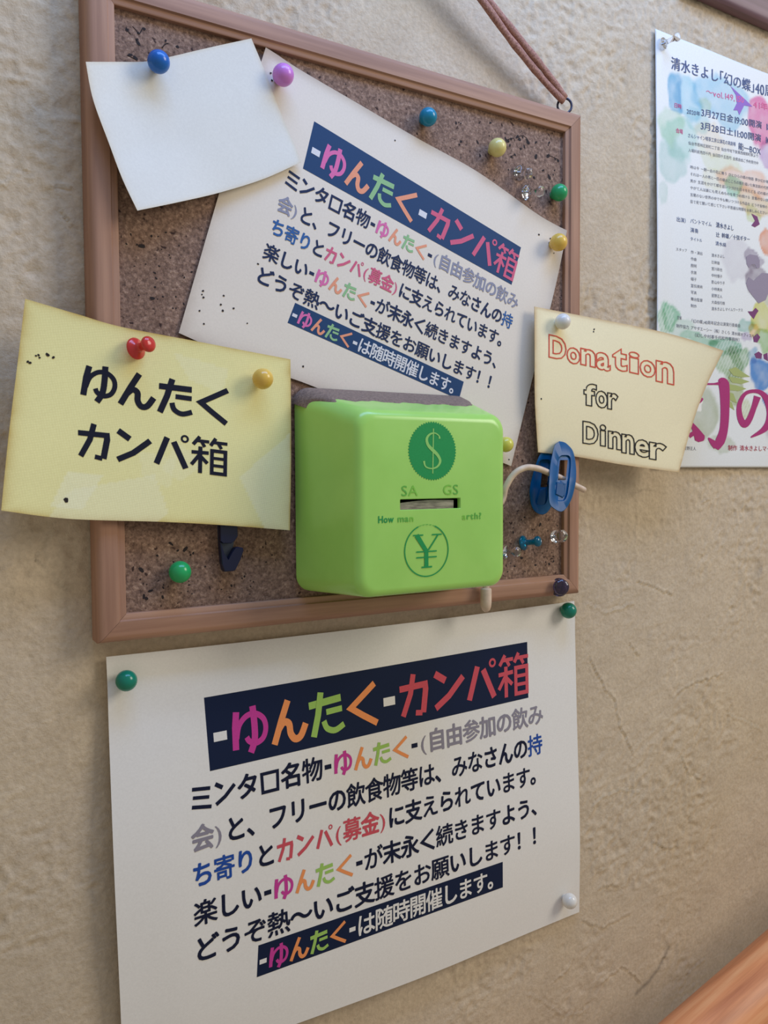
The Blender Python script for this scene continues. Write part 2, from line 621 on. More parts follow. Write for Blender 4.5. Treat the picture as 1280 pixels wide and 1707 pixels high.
def resample(pts, n):
    """catmull through survey points (px, py, depth), n samples equally spaced along the curve"""
    P = [at(*p) for p in pts]
    C = catmull(P, 16) if len(P) > 2 else [P[0].lerp(P[1], k / 16) for k in range(17)]
    C = np.array([tuple(c) for c in C])
    s = np.concatenate([[0], np.cumsum(np.linalg.norm(np.diff(C, axis=0), axis=1))])
    t = np.linspace(0, s[-1], n)
    return np.stack([np.interp(t, s, C[:, k]) for k in range(3)], 1)


def sheet(name, top, right, bottom, left, m, colfn, label, cat, nu=60, nv=45, lift=None, thick=0.00025, group=None, floor=0.0):
    """Coons patch; edges: top and bottom run left to right, left and right run downwards"""
    T = resample(top, nu); Bt = resample(bottom, nu); L = resample(left, nv); R = resample(right, nv)
    u = np.linspace(0, 1, nu)[:, None, None]; v = np.linspace(0, 1, nv)[None, :, None]
    S = (1 - v) * T[:, None, :] + v * Bt[:, None, :] + (1 - u) * L[None] + u * R[None] \
        - ((1 - u) * (1 - v) * T[0] + u * (1 - v) * T[-1] + (1 - u) * v * Bt[0] + u * v * Bt[-1])
    U, Vv = np.meshgrid(np.linspace(0, 1, nu), np.linspace(0, 1, nv), indexing='ij')
    if lift is not None:
        S[..., 1] -= lift(U, Vv)
    if floor: S[..., 1] = np.minimum(S[..., 1], -floor)
    front = S.reshape(-1, 3)
    back = front + np.array([0, thick, 0])
    n = nu * nv
    F = grid_faces(nu, nv, 0, flip=True) + grid_faces(nu, nv, n)
    ring = [i * nv for i in range(nu)] + [(nu - 1) * nv + j for j in range(1, nv)] + \
           [i * nv + nv - 1 for i in range(nu - 2, -1, -1)] + [j for j in range(nv - 2, 0, -1)]
    for a, b in zip(ring, ring[1:] + ring[:1]):
        F.append((a, b, b + n, a + n))
    root = empty(name, tuple(S[nu // 2, nv // 2]), label, cat, group)
    o = link('sheet', np.concatenate([front, back]), F, m, root)
    o.data.set_sharp_from_angle(angle=math.radians(50))
    bm = bmesh.new(); bm.from_mesh(o.data); bmesh.ops.recalc_face_normals(bm, faces=bm.faces); bm.to_mesh(o.data); bm.free()
    col = colfn(U, Vv).reshape(-1, 3)
    set_col(o, np.concatenate([col, col]))
    sh = Sheet()
    sh.root = root; sh.obj = o
    sh.bvh = BVHTree.FromPolygons([Vector(p) for p in front], grid_faces(nu, nv, 0, flip=True))
    return sh


def on_sheet(sh, x, y, lift=0.00018):
    """survey pixel -> point printed on the sheet's surface"""
    v = RW.T @ np.array([(x - 640) / F_PX, (y - 853.5) / F_PX, 1.0])
    v = v / np.linalg.norm(v)
    hit = sh.bvh.ray_cast(Vector(CAM), Vector(v), 5.0)
    if hit[0] is None:
        near = sh.bvh.find_nearest(at(x, y, 0.015))
        p, nrm = near[0], near[1]
    else:
        p, nrm = hit[0], hit[1]
    if nrm.y > 0: nrm = -nrm
    return p + nrm * lift


def plain(c, edge=None, seed=0, amt=0.03):
    c = s2l(c)
    def f(U, V):
        a = np.ones(U.shape + (3,)) * c
        a = a * (1 - amt + 2 * amt * fbm(U, V, 6, 50 + seed, 3))[..., None]
        if edge is not None:
            e, wd = edge
            dd = np.minimum(np.minimum(U, 1 - U), np.minimum(V, 1 - V))
            m = np.exp(-dd / wd)[..., None] * (0.5 + fbm(U, V, 20, 60 + seed, 2))[..., None]
            m = np.clip(m, 0, 1)
            a = a * (1 - m) + s2l(e) * m
        return a
    return f


def gau(U, V, u, v, su, sv, ang=0.0):
    c, s = math.cos(ang), math.sin(ang)
    a = (U - u) * c + (V - v) * s; b = -(U - u) * s + (V - v) * c
    return np.exp(-(a / su) ** 2 - (b / sv) ** 2)


# big sheet below the board
low = sheet('notice_sheet',
            [(177, 1095, .0035), (400, 1071, .0022), (600, 1048, .0025), (780, 1026, .003), (957, 1002, .0018)],
            [(957, 1002, .0018), (962, 1200, .004), (967, 1380, .006), (965, 1520, .0022)],
            [(205, 1815, .004), (540, 1689, .008), (760, 1607, .007), (965, 1520, .0022)],
            [(177, 1095, .0035), (180, 1180, .0045), (190, 1450, .009), (202, 1707, .007), (205, 1815, .004)],
            M_paper, plain((232, 228, 220), seed=1, amt=0.015),
            'large white sheet of coloured Japanese lettering pinned on the wall under the board', 'notice', 90, 66,
            lift=lambda U, V: 0.0016 * np.sin(np.pi * U) * np.sin(np.pi * V) + 0.0011 * gau(U, V, .22, .10, .30, .05, 0.12) + 0.0008 * gau(U, V, .7, .06, .35, .04, -0.05)
            + 0.0008 * gau(U, V, .1, .75, .06, .4) + .0006 * np.sin(U * 9 + V * 4) * V)

up = sheet('notice_sheet',
           [(443, 79, .0142), (462, 91, .0128), (500, 116, .0122), (601, 175, .0122), (695, 230, .0122), (797, 287, .0122), (890, 353, .0122), (925, 374, .0129), (945, 384, .0149)],
           [(945, 384, .0149), (939, 415, .0138), (923, 489, .0126), (888, 629, .0122), (852, 777, .0124)],
           [(298, 555, .0124), (400, 600, .0122), (481, 629, .0122), (527, 646, .0122), (700, 716, .0122), (852, 777, .0124)],
           [(443, 79, .0142), (435, 104, .0128), (402, 205, .0122), (366, 320, .0122), (298, 555, .0124)],
           M_paper, plain((230, 218, 200), edge=((205, 190, 172), 0.02), seed=2, amt=0.02),
           'small tilted copy of the coloured Japanese notice, pinned on the cork behind the green box', 'notice', 90, 66, floor=.0119)

draw = sheet('drawing_paper',
             [(143, 103, .0235), (195, 103, .0185), (244, 102.4, .0172), (286, 94, .0168), (350, 79, .0162), (419, 64, .0162)],
             [(419, 64, .0162), (440, 115, .0152), (464, 179, .0146), (484, 225, .0142), (502, 270, .0148)],
             [(229, 351, .0240), (297, 337, .0205), (366, 321, .0165), (440, 298, .0150), (502, 270, .0148)],
             [(143, 103, .0235), (155, 165, .0215), (182.5, 241, .0210), (204, 298, .0225), (229, 351, .0240)],
             M_paper, plain((227, 224, 212), edge=((222, 212, 190), 0.012), seed=3, amt=0.012),
             'small cream sheet held by a single blue pin at the board\'s top left corner', 'paper', 50, 40,
             lift=lambda U, V: 0.0012 * np.sin(np.pi * U) * np.sin(np.pi * V))


def col_card(U, V):
    a = np.ones(U.shape + (3,)) * s2l((246, 238, 170))
    a = a * (0.98 + 0.04 * fbm(U, V, 5, 71, 3))[..., None]
    dd = np.minimum(np.minimum(U, 1 - U), np.minimum(V, 1 - V))
    m = (np.exp(-dd / 0.018) * (0.35 + 0.7 * fbm(U, V, 16, 72, 2)))[..., None]
    a = a * (1 - np.clip(m, 0, 1)) + s2l((196, 160, 70)) * np.clip(m, 0, 1)
    # glossy reflections on the wrinkled card, painted in as paler patches
    def tri(p):
        inside = np.ones(U.shape, bool)
        n = len(p)
        for i in range(n):
            x0, y0 = p[i]; x1, y1 = p[(i + 1) % n]
            inside &= ((x1 - x0) * (V - y0) - (y1 - y0) * (U - x0)) > -0.002
        return inside
    wob = 0.0
    for poly, k in (([(0.22, .86), (.47, .76), (.52, .93), (.47, .995), (.16, .995)], .35), ([(.80, .72), (.99, .45), (.995, .99), (.9, .985)], .42),
                    ([(0.2, .80), (.28, .80), (.24, .92), (.17, .92)], .45), ([(.56, .60), (.64, .66), (.58, .74), (.53, .70)], .22),
                    ([(.45, .66), (.53, .68), (.52, .78), (.46, .74)], .2), ([(.55, .10), (.72, .13), (.70, .24), (.60, .2)], .25)):
        mm = (tri(poly) * k)[..., None]
        a = a * (1 - mm) + s2l((250, 248, 214)) * mm
    return a


card = sheet('sign_card',
             [(42, 498, .0185), (130, 524, .0174), (203, 545, .0168), (328, 569, .0166), (400, 583, .0166), (484, 599, .0166)],
             [(484, 599, .0166), (485, 690, .0168), (485, 790, .0180), (483, 884, .0185)],
             [(2, 851, .0215), (117, 865, .0190), (273, 870, .0180), (380, 876, .0182), (483, 884, .0185)],
             [(42, 498, .0185), (30, 600, .0185), (14, 730, .0200), (2, 851, .0215)],
             M_card, col_card, 'bright yellow card with black Japanese lettering, pinned over the board\'s left edge', 'card', 120, 90, thick=0.0004)

don = sheet('sign_card',
            [(891, 511, .0170), (927, 518, .0166), (989, 530, .0172), (1085, 549, .0200), (1147, 565, .0235), (1206, 584.5, .0290)],
            [(1206, 584.5, .0290), (1175, 649, .0250), (1152, 714, .0225), (1131.5, 787.5, .0215)],
            [(897, 754, .0172), (958, 761, .0172), (1043, 775.5, .0190), (1131.5, 787.5, .0215)],
            [(891, 511, .0170), (891.5, 590, .0190), (892, 669, .0190), (897, 754, .0172)],
            M_paper, plain((244, 230, 186), edge=((206, 176, 128), 0.012), seed=5, amt=0.02),
            'beige handwritten English card pinned over the right frame rail and sticking out past it', 'card', 60, 42, thick=0.0004,
            lift=lambda U, V: 0.0012 * np.sin(np.pi * U) * np.sin(np.pi * V))


# ------------------------------------------------------------------ lettering
def _stroke(pts, wd):
    """flat-ended ribbon through 2D points; returns verts, faces"""
    P = [np.array(p, float) for p in pts]
    V, F = [], []
    n = len(P)
    closed = n > 2 and np.allclose(P[0], P[-1])
    for i in range(n):
        if closed:
            a = P[i - 1] if i > 0 else P[n - 2]
            b = P[i + 1] if i < n - 1 else P[1]
        else:
            a = P[max(i - 1, 0)]; b = P[min(i + 1, n - 1)]
        d1 = P[i] - a; d2 = b - P[i]
        n1 = np.array([-d1[1], d1[0]]); n2 = np.array([-d2[1], d2[0]])
        l1, l2 = np.linalg.norm(n1), np.linalg.norm(n2)
        if l1 < 1e-9: nn = n2 / l2; k = 1
        elif l2 < 1e-9: nn = n1 / l1; k = 1
        else:
            n1 /= l1; n2 /= l2
            nn = n1 + n2; q = np.linalg.norm(nn)
            nn = nn / q if q > 1e-6 else n1
            k = min(1 / max(nn @ n1, .3), 1.8)
        w_ = wd[i] if isinstance(wd, (list, tuple)) else wd
        V += [P[i] + nn * w_ / 2 * k, P[i] - nn * w_ / 2 * k]
        if i: F.append((2 * i - 2, 2 * i - 1, 2 * i + 1, 2 * i))
    return V, F


def crv(pts, n=5):
    return [(p.x, p.y) for p in catmull([(x, y, 0) for x, y in pts], n)]


def strokes(*ss):
    V, F = [], []
    for k, (pts, wd) in enumerate(ss):
        v, f = _stroke(pts, wd)
        F += [tuple(i + len(V) for i in q) for q in f]; V += [(a[0], a[1], k * 6e-6) for a in v]
    return [(float(a[0]), float(a[1]), a[2]) for a in V], F


W_ = .165
ring = [(.86 + .085 * math.cos(a), .90 + .085 * math.sin(a)) for a in np.linspace(0, 2 * math.pi, 15)]
ring[-1] = ring[0]
POP = {
    'ゆ': strokes(([(.17, .93), (.12, .60), (.10, .10)], W_), (crv([(.14, .34), (.22, .62), (.42, .80), (.66, .82), (.86, .68), (.91, .46), (.82, .25), (.62, .17), (.46, .24), (.40, .34)]), .13),
                  (crv([(.60, 1.0), (.62, .6), (.60, .25), (.48, -.02)]), W_)),
    'ん': strokes(([(.50, .97), (.30, .55), (.08, .04)], W_), (crv([(.22, .36), (.36, .50), (.50, .44), (.53, .22), (.64, .08), (.80, .12), (.95, .38)]), W_)),
    'た': strokes(([(.03, .74), (.92, .80)], W_), ([(.37, 1.0), (.27, .5), (.12, .02)], W_), ([(.50, .53), (.94, .55)], .135),
                  (crv([(.42, .34), (.50, .16), (.72, .08), (.98, .18)]), .14)),
    'く': strokes(([(.86, .97), (.55, .76), (.16, .50), (.5, .28), (.90, .04)], .15),),
    'カ': strokes(([(.04, .70), (.87, .72)], .15), ([(.80, .79), (.82, .60), (.73, .05)], W_), ([(.70, .05), (.50, .08)], .13), ([(.46, 1.0), (.36, .55), (.12, .05)], .15)),
    'ン': strokes(([(.08, .90), (.40, .70)], .17), ([(.08, .08), (.50, .32), (.95, .72)], .16)),
    'パ': strokes(([(.38, .88), (.10, .10)], .16), ([(.56, .78), (.90, .06)], .16), (ring, .055)),
    '箱': strokes(([(.24, 1.02), (.06, .78)], .10), ([(.16, .90), (.50, .90)], .09), ([(.28, .90), (.38, .74)], .09),
                  ([(.68, 1.02), (.54, .80)], .10), ([(.62, .90), (1.0, .90)], .09), ([(.74, .90), (.84, .74)], .09),
                  ([(.02, .56), (.49, .58)], .10), ([(.26, .74), (.26, -.02)], .11), ([(.25, .52), (.02, .20)], .10), ([(.28, .45), (.46, .28)], .10),
                  ([(.58, .66), (.95, .66), (.95, .02), (.58, .02), (.58, .66)], .10), ([(.58, .45), (.95, .45)], .085), ([(.58, .24), (.95, .24)], .085)),
    '-': ([(.08, .38, 0), (.42, .38, 0), (.42, .58, 0), (.08, .58, 0)], [(0, 1, 2, 3)]),
    'ミ': strokes(([(.10, .90), (.90, .80)], .15), ([(.12, .56), (.84, .46)], .14), ([(.06, .20), (.92, .06)], .15)),
    'ロ': strokes(([(.12, .84), (.88, .84), (.86, .08), (.14, .08), (.12, .84)], .14),),
}
HALF = set('-()')
_font = {}


def font_glyphs(chars, off):
    obs = []
    for ch in sorted(set(chars)):
        if (ch, off) in _font: continue
        c = bpy.data.curves.new('glyph', 'FONT')
        c.body = ch; c.size = 1; c.offset = off; c.resolution_u = 3
        o = bpy.data.objects.new('glyph', c)
        COL.objects.link(o)
        obs.append((ch, o, c))
    bpy.context.view_layer.update()
    dg = bpy.context.evaluated_depsgraph_get()
    for ch, o, c in obs:
        e = o.evaluated_get(dg)
        m = e.to_mesh()
        V = [(v.co.x, v.co.y) for v in m.vertices]
        F = [tuple(p.vertices) for p in m.polygons]
        _font[(ch, off)] = (V, F)
        e.to_mesh_clear()
    for ch, o, c in obs:
        bpy.data.objects.remove(o); bpy.data.curves.remove(c)


def cell_glyph(ch, off):
    """glyph in a cell: x 0..adv, y 0..1"""
    if ch in POP: return POP[ch]
    V, F = _font[(ch, off)]
    if ch in '()':
        return [(x * 1.25 + .02, (y + .16) * .95, 0) for x, y in V], F
    s = 1.10
    base = [((x - .5) * s + .5, (y - .36) * s + .5) for x, y in V]
    fat = .020 if len(F) > 60 else .030
    VV, FF = [], []
    for k, (dx, dy) in enumerate(((0, 0), (1, 0), (-1, 0), (0, 1), (0, -1), (.7, .7), (-.7, .7), (.7, -.7), (-.7, -.7))):
        n_ = len(VV)
        VV += [(x + dx * fat, y + dy * fat, k * 6e-6) for x, y in base]
        FF += [tuple(i + n_ for i in f) for f in F]
    return VV, FF


def homog(src, dst):
    A = []; b = []
    for (x, y), (u, v) in zip(src, dst):
        A.append([x, y, 1, 0, 0, 0, -u * x, -u * y]); b.append(u)
        A.append([0, 0, 0, x, y, 1, -v * x, -v * y]); b.append(v)
    h = np.linalg.lstsq(np.array(A, float), np.array(b, float), rcond=None)[0]
    return np.append(h, 1).reshape(3, 3)


def hmap(H, x, y):
    q = H @ np.array([x, y, 1.0])
    return q[0] / q[2], q[1] / q[2]


def units(text):
    return sum(0.5 if c in HALF else 1.0 for c, _ in text)


def write_line(sh, name, text, quad, inks, off=0.026, H2=None, parent=None, scale=1.0, lift=0.00014):
    """text: list of (char, ink key); quad TL, TR, BR, BL in survey pixels"""
    font_glyphs([c for c, _ in text if c not in POP], off)
    n = units(text)
    H = homog([(0, 1), (n, 1), (n, 0), (0, 0)], quad)
    if H2 is not None: H = H2 @ H
    V, F, fm = [], [], []
    keys = sorted(set(k for _, k in text))
    x = 0.0
    for c, k in text:
        gv, gf = cell_glyph(c, off)
        adv = 0.5 if c in HALF else 1.0
        base = len(V)
        for (gx, gy, gz) in gv:
            gx = (gx - adv / 2) * scale * .97 + adv / 2; gy = (gy - .5) * scale + .5
            px, py = hmap(H, x + gx, gy)
            V.append(on_sheet(sh, px, py, lift + gz))
        F += [tuple(i + base for i in f) for f in gf]
        fm += [keys.index(k)] * len(gf)
        x += adv
    return link(name, V, F, [inks[k] for k in keys], parent or sh.root, smooth=False, fm=fm)


def quad_patch(sh, name, quad, m, nu=24, nv=6, H2=None, lift=0.00008, parent=None):
    H = homog([(0, 0), (1, 0), (1, 1), (0, 1)], quad)
    if H2 is not None: H = H2 @ H
    V = [on_sheet(sh, *hmap(H, i / (nu - 1), j / (nv - 1)), lift) for i in range(nu) for j in range(nv)]
    return link(name, V, grid_faces(nu, nv, 0, True), m, parent or sh.root)


def T(s, key='k'):
    return [(c, key) for c in s]


YUN = [('ゆ', 'm'), ('ん', 'o'), ('た', 'g'), ('く', 'o')]
LINES = [
    ('heading', [('-', 'w')] + YUN + [('-', 'w')] + T('カンパ箱', 'r'), [(347, 1191), (880.5, 1086), (881.5, 1153), (353, 1267)], 1.0),
    ('text_line', T('ミンタロ名物-') + YUN + T('-') + T('(自由参加の飲み', 'y'), [(315, 1313), (904, 1172), (906, 1206), (317, 1356)], 0.98),
    ('text_line', T('会)', 'y') + T('と、フリーの飲食物等は、みなさんの') + T('持', 'b'), [(318, 1380), (903, 1222), (904, 1256), (320, 1423)], 0.98),
    ('text_line', T('ち寄り', 'b') + T('と') + T('カンパ(募金)', 'r') + T('に支えられています。'), [(319, 1442), (907, 1270), (908, 1303), (321, 1483)], 0.98),
    ('text_line', T('楽しい-') + YUN + T('-が末永く続きますよう、'), [(322, 1506), (909, 1322), (910, 1354), (324, 1547)], 0.98),
    ('text_line', T('どうぞ熱～いご支援をお願いします！！'), [(322, 1566), (909, 1371), (910, 1403), (324, 1608)], 0.98),
    ('footer', [('-', 'w')] + YUN + T('-は随時開催します。', 'w'), [(430, 1585), (836, 1444), (837, 1475), (429, 1624)], 1.0),
]
BAN = [(340, 1163), (878.5, 1070), (880.5, 1163), (350, 1285.5)]
BAN2 = [(430.6, 1576), (837.8, 1436.5), (838, 1479), (428, 1629)]
NAVY_L = ink('navy_ink', 12, 28, 58); NAVY_U = ink('hazed_navy_ink', 30, 66, 106)  # upper band's navy is lightened to imitate haze
INK_L = dict(k=ink('black_ink', 14, 22, 50), w=ink('bare_paper', 232, 228, 220), m=ink('magenta_ink', 200, 62, 146), o=ink('orange_ink', 240, 150, 88),
             g=ink('green_ink', 158, 196, 96), r=ink('red_ink', 206, 82, 92), y=ink('grey_ink', 142, 136, 146), b=ink('blue_ink', 34, 76, 156))
INK_U = dict(k=ink('hazed_black_ink', 26, 44, 80), w=ink('hazed_bare_paper', 224, 222, 222), m=ink('hazed_magenta_ink', 222, 112, 166), o=ink('hazed_orange_ink', 236, 156, 122),  # haze over the upper sheet is painted into these ink colours
             g=ink('hazed_green_ink', 146, 190, 136), r=ink('hazed_red_ink', 214, 98, 128), y=ink('hazed_grey_ink', 146, 146, 162), b=ink('hazed_blue_ink', 50, 98, 156))
# the small sheet is the same print: fit low -> up from shared features
pairs = [((340, 1163), (524.6, 207)), ((878.5, 1070), (869.5, 409.7)), ((880.5, 1163), (855, 473.7)), ((350, 1285.5), (503.8, 281)),
         ((334, 1330), (485, 299)), ((890, 1192), (854, 500)), ((340, 1396), (475.7, 342)), ((889, 1243), (845, 534)), ((339, 1457), (465, 379)),
         ((875, 1295), (821, 564)), ((342, 1521), (450.5, 419.4)), ((878, 1345), (813, 598)), ((341, 1581), (440, 459)), ((896, 1390), (818.6, 637)),
         ((430.6, 1576), (490.7, 507.6)), ((428, 1629), (482.5, 544)), ((837.8, 1436.5), (774, 636)), ((838, 1479), (766, 662.6))]
# normalise for a stable fit
Ns = np.array([[1 / 300, 0, -2], [0, 1 / 300, -4.4], [0, 0, 1]]); Nd = np.array([[1 / 300, 0, -2.2], [0, 1 / 300, -1.5], [0, 0, 1]])
Hn = homog([hmap(Ns, *a) for a, _ in pairs], [hmap(Nd, *b) for _, b in pairs])
HU = np.linalg.inv(Nd) @ Hn @ Ns
for sh, inks, navy, H2 in ((low, INK_L, NAVY_L, None), (up, INK_U, NAVY_U, HU)):
    quad_patch(sh, 'printed_band', BAN, navy, 40, 10, H2)
    quad_patch(sh, 'printed_band', BAN2, navy, 34, 5, H2)
    for nm, tx, qd, sc in LINES:
        write_line(sh, nm, tx, qd, inks, 0.0, H2, scale=sc, lift=0.00016)

INK_C = dict(k=ink('black_print', 24, 28, 46, rough=0.4))
write_line(card, 'text_line', T('ゆんたく'), [(138, 604), (389, 651), (384, 710), (131, 663)], INK_C, 0.0, scale=1.0)
write_line(card, 'text_line', T('カンパ箱'), [(127, 703), (380, 735), (379, 793), (126, 762)], INK_C, 0.0, scale=1.0)


def holes(sh, pts, r=0.00045):
    V, F = [], []
    for x, y in pts:
        c = on_sheet(sh, x, y, .0002)
        v, f = disc_mesh(0, 0, 0, r * random.uniform(.8, 1.3), 7, .3)
        F += [tuple(i + len(V) for i in q) for q in f]
        V += [Vector(p) + c for p in v]
    tag(link('pin_hole', V, F, M_hole, sh.root, smooth=False), kind='stuff')


holes(up, [(338, 485), (336.5, 491), (339, 496), (373, 493), (368, 508), (371, 518), (389, 514), (332.5, 518), (340, 540), (412, 539), (505, 611),
           (658, 234), (898, 391), (915, 405), (917, 398), (923, 422), (451, 122), (453, 134), (848, 766), (430, 440)])
holes(card, [(60, 593), (64, 592), (66, 596), (80, 592), (89, 596), (50, 605), (46, 603), (78, 590)], .0005)
holes(card, [(110, 834)], .0009)
holes(don, [(990, 549), (989, 553), (902, 665)], .0005)


# hand-drawn hollow letters on the beige card
def outline_letter(ch, box, width_mm, m_idx, V, F, fm, sh, shear=0.14):
    """trace the outline of a fattened glyph"""
    key = (ch, 0.035)
    font_glyphs([ch], 0.035)
    gv, gf = _font[key]
    xs_ = [p[0] for p in gv]; ys_ = [p[1] for p in gv]
    x0, x1, y0, y1 = min(xs_), max(xs_), min(ys_), max(ys_)
    edges = {}
    for f in gf:
        for a, b in zip(f, f[1:] + f[:1]):
            k = (min(a, b), max(a, b)); edges[k] = edges.get(k, 0) + 1
    nb = {}
    for (a, b), n_ in edges.items():
        if n_ == 1: nb.setdefault(a, []).append(b); nb.setdefault(b, []).append(a)
    seen = set(); loops = []
    for s in nb:
        if s in seen: continue
        lp = [s]; seen.add(s); cur = s
        while True:
            nx = [q for q in nb[cur] if q not in seen]
            if not nx: break
            cur = nx[0]; seen.add(cur); lp.append(cur)
        if len(lp) > 2: loops.append(lp)
    X0, X1, Y0, Y1 = box
    wpx = X1 - X0
    s_ = shear * wpx
    quad = [(X0, Y0), (X1, Y0 + s_), (X1, Y1), (X0, Y1 - s_)]
    H = homog([(0, 1), (1, 1), (1, 0), (0, 0)], quad)
    for lp in loops:
        P = []
        for i in lp:
            P.append(hmap(H, (gv[i][0] - x0) / (x1 - x0), (gv[i][1] - y0) / (y1 - y0)))
        P.append(P[0])
        rv, rf = _stroke(P, width_mm)
        base = len(V)
        for q in rv: V.append(on_sheet(sh, q[0], q[1], .00022))
        for f in rf: F.append(tuple(i + base for i in f)); fm.append(m_idx)


def hand_line(letters, m, width, shear):
    V, F, fm = [], [], []
    for ch, (a, b, c, d) in letters:
        k = 3.5556
        outline_letter(ch, (860 + a / k, 860 * 0 + 860 + b / k, 500 + c / k, 500 + d / k), width, 0, V, F, fm, don, shear)
    link('hand_lettering', V, F, m, don.root, smooth=False)


M_redpen = ink('red_marker', 216, 84, 62); M_blackpen = ink('black_marker', 36, 34, 34)
hand_line([('D', (195, 296, 206, 360)), ('o', (302, 378, 276, 386)), ('n', (383, 470, 284, 400)), ('a', (475, 558, 305, 425)), ('t', (572, 658, 280, 428)),
           ('i', (670, 728, 304, 440)), ('o', (735, 824, 350, 466)), ('n', (830, 934, 356, 503))], M_redpen, 1.9, 0.22)
hand_line([('f', (402, 476, 490, 634)), ('o', (472, 541, 534, 646)), ('r', (542, 603, 548, 655))], M_blackpen, 1.8, 0.18)
hand_line([('D', (396, 486, 718, 862)), ('i', (498, 531, 738, 868)), ('n', (546, 624, 774, 890)), ('n', (626, 700, 792, 916)), ('e', (704, 791, 822, 938)),
           ('r', (790, 890, 840, 957))], M_blackpen, 1.8, 0.16)


# ------------------------------------------------------------------ poster
PT = at(1091, 49, .001)
PW, PH = 0.210, 0.2972


def poster_color(U, V):
    n1 = fbm(U * .7, V, 12, 81, 4); n2 = fbm(U * .7, V, 14, 91, 4); n3 = fbm(U * .7, V, 45, 95, 3)
    Uw = U + (n1 - .5) * .10; Vw = V + (n2 - .5) * .07
    a = np.ones(U.shape + (3,)) * s2l((226, 227, 222))

    def blob(px, py, rx, ry, c, k, hard=4.0):
        """watercolour patch, given by where it shows in the survey; darker rim like pooled pigment"""
        nonlocal a
        p = at(px, py, .0015); q = at(px + rx, py, .0015); r = at(px, py + ry, .0015)
        u = (p.x - PT.x) / PW; v = (PT.z - p.z) / PH
        su = abs(q.x - p.x) / PW; sv = abs(r.z - p.z) / PH
        d = np.sqrt(((Uw - u) / su) ** 2 + ((Vw - v) / sv) ** 2)
        m_ = np.clip((1.15 - d) * hard, 0, 1) * k * (0.70 + 0.5 * n3) * (0.82 + .25 * np.clip(d, 0, 1) ** 3)
        m_ = np.clip(m_, 0, 1)[..., None]
        a = a * (1 - m_) + np.minimum(a, 1.0) * s2l(c) * m_

    blob(1122, 150, 14, 26, (104, 186, 224), .9)
    blob(1150, 165, 26, 30, (166, 222, 240), .8)
    blob(1205, 165, 42, 34, (168, 218, 240), .85)
    blob(1112, 200, 18, 34, (206, 232, 204), .7)
    blob(1130, 225, 28, 36, (186, 230, 220), .75)
    blob(1115, 265, 20, 30, (170, 214, 206), .6)
    blob(1100, 320, 12, 26, (206, 230, 222), .6)
    blob(1160, 200, 26, 22, (190, 230, 236), .7)
    blob(1185, 225, 30, 20, (250, 228, 190), .55)
    blob(1181, 172, 8, 12, (248, 240, 196), .7)
    blob(1270, 212, 24, 40, (238, 128, 182), 1.0, 6)
    blob(1276, 262, 14, 14, (200, 150, 210), .7)
    blob(1200, 262, 40, 16, (226, 232, 180), .5)
    blob(1240, 300, 40, 24, (252, 204, 180), .8)
    blob(1228, 312, 16, 18, (158, 220, 190), .9)
    blob(1190, 290, 26, 18, (240, 236, 196), .5)
    blob(1262, 335, 26, 18, (238, 206, 158), .8)
    blob(1258, 352, 12, 10, (210, 224, 150), .7)
    blob(1274, 400, 10, 22, (242, 152, 110), .9, 8)
    blob(1232, 440, 24, 30, (224, 218, 226), .6)
    blob(1256, 436, 11, 16, (176, 164, 184), .85, 7)
    blob(1262, 476, 20, 26, (160, 146, 164), .9, 7)
    blob(1270, 540, 16, 26, (226, 222, 120), .9, 6)
    blob(1278, 500, 10, 14, (190, 190, 130), .6)
    blob(1240, 545, 18, 12, (140, 200, 186), .7)
    blob(1112, 520, 16, 18, (116, 196, 150), .9)
    blob(1098, 535, 10, 20, (150, 206, 164), .7)
    blob(1130, 545, 22, 14, (190, 224, 200), .6)
    blob(1165, 568, 34, 10, (130, 200, 160), .8)
    blob(1205, 582, 22, 16, (104, 184, 150), .85, 6)
    blob(1228, 600, 16, 16, (120, 178, 120), .85, 6)
    blob(1212, 612, 22, 22, (140, 184, 120), .8)
    blob(1236, 566, 10, 8, (190, 170, 210), .7)
    blob(1254, 560, 9, 14, (248, 206, 120), .85, 6)
    blob(1268, 575, 16, 14, (150, 200, 110), .8)
    blob(1266, 622, 20, 26, (84, 150, 222), 1.0, 7)
    blob(1250, 598, 8, 10, (120, 180, 220), .7)
    blob(1272, 668, 8, 12, (90, 150, 226), .8, 8)
    blob(1222, 645, 14, 26, (178, 190, 130), .85, 6)
    blob(1160, 690, 26, 40, (186, 196, 160), .75, 5)
    blob(1195, 740, 22, 14, (206, 214, 190), .7)
    blob(1240, 680, 10, 20, (206, 216, 150), .7)
    blob(1278, 700, 6, 30, (180, 176, 190), .5)
    # fronds: fine ribs in the fern patches
    Ug = np.sin((U * 1.2 + V * 1.1) * 330)
    def zone(px, py, rx, ry):
        p = at(px, py, .0015); q = at(px + rx, py, .0015); r = at(px, py + ry, .0015)
        return ((U - (p.x - PT.x) / PW) / (abs(q.x - p.x) / PW)) ** 2 + ((V - (PT.z - p.z) / PH) / (abs(r.z - p.z) / PH)) ** 2 < 1
    z_ = zone(1104, 530, 16, 30) | zone(1215, 600, 34, 34) | zone(1242, 672, 12, 30)
    m2 = ((Ug > .2) & z_)[..., None]
    a = np.where(m2, a * .72 + .28 * s2l((246, 248, 240)), a)
    fl = zone(1156, 680, 12, 22) & (n3 > .50)
    a = np.where(fl[..., None], s2l((236, 232, 222)), a)
    return a


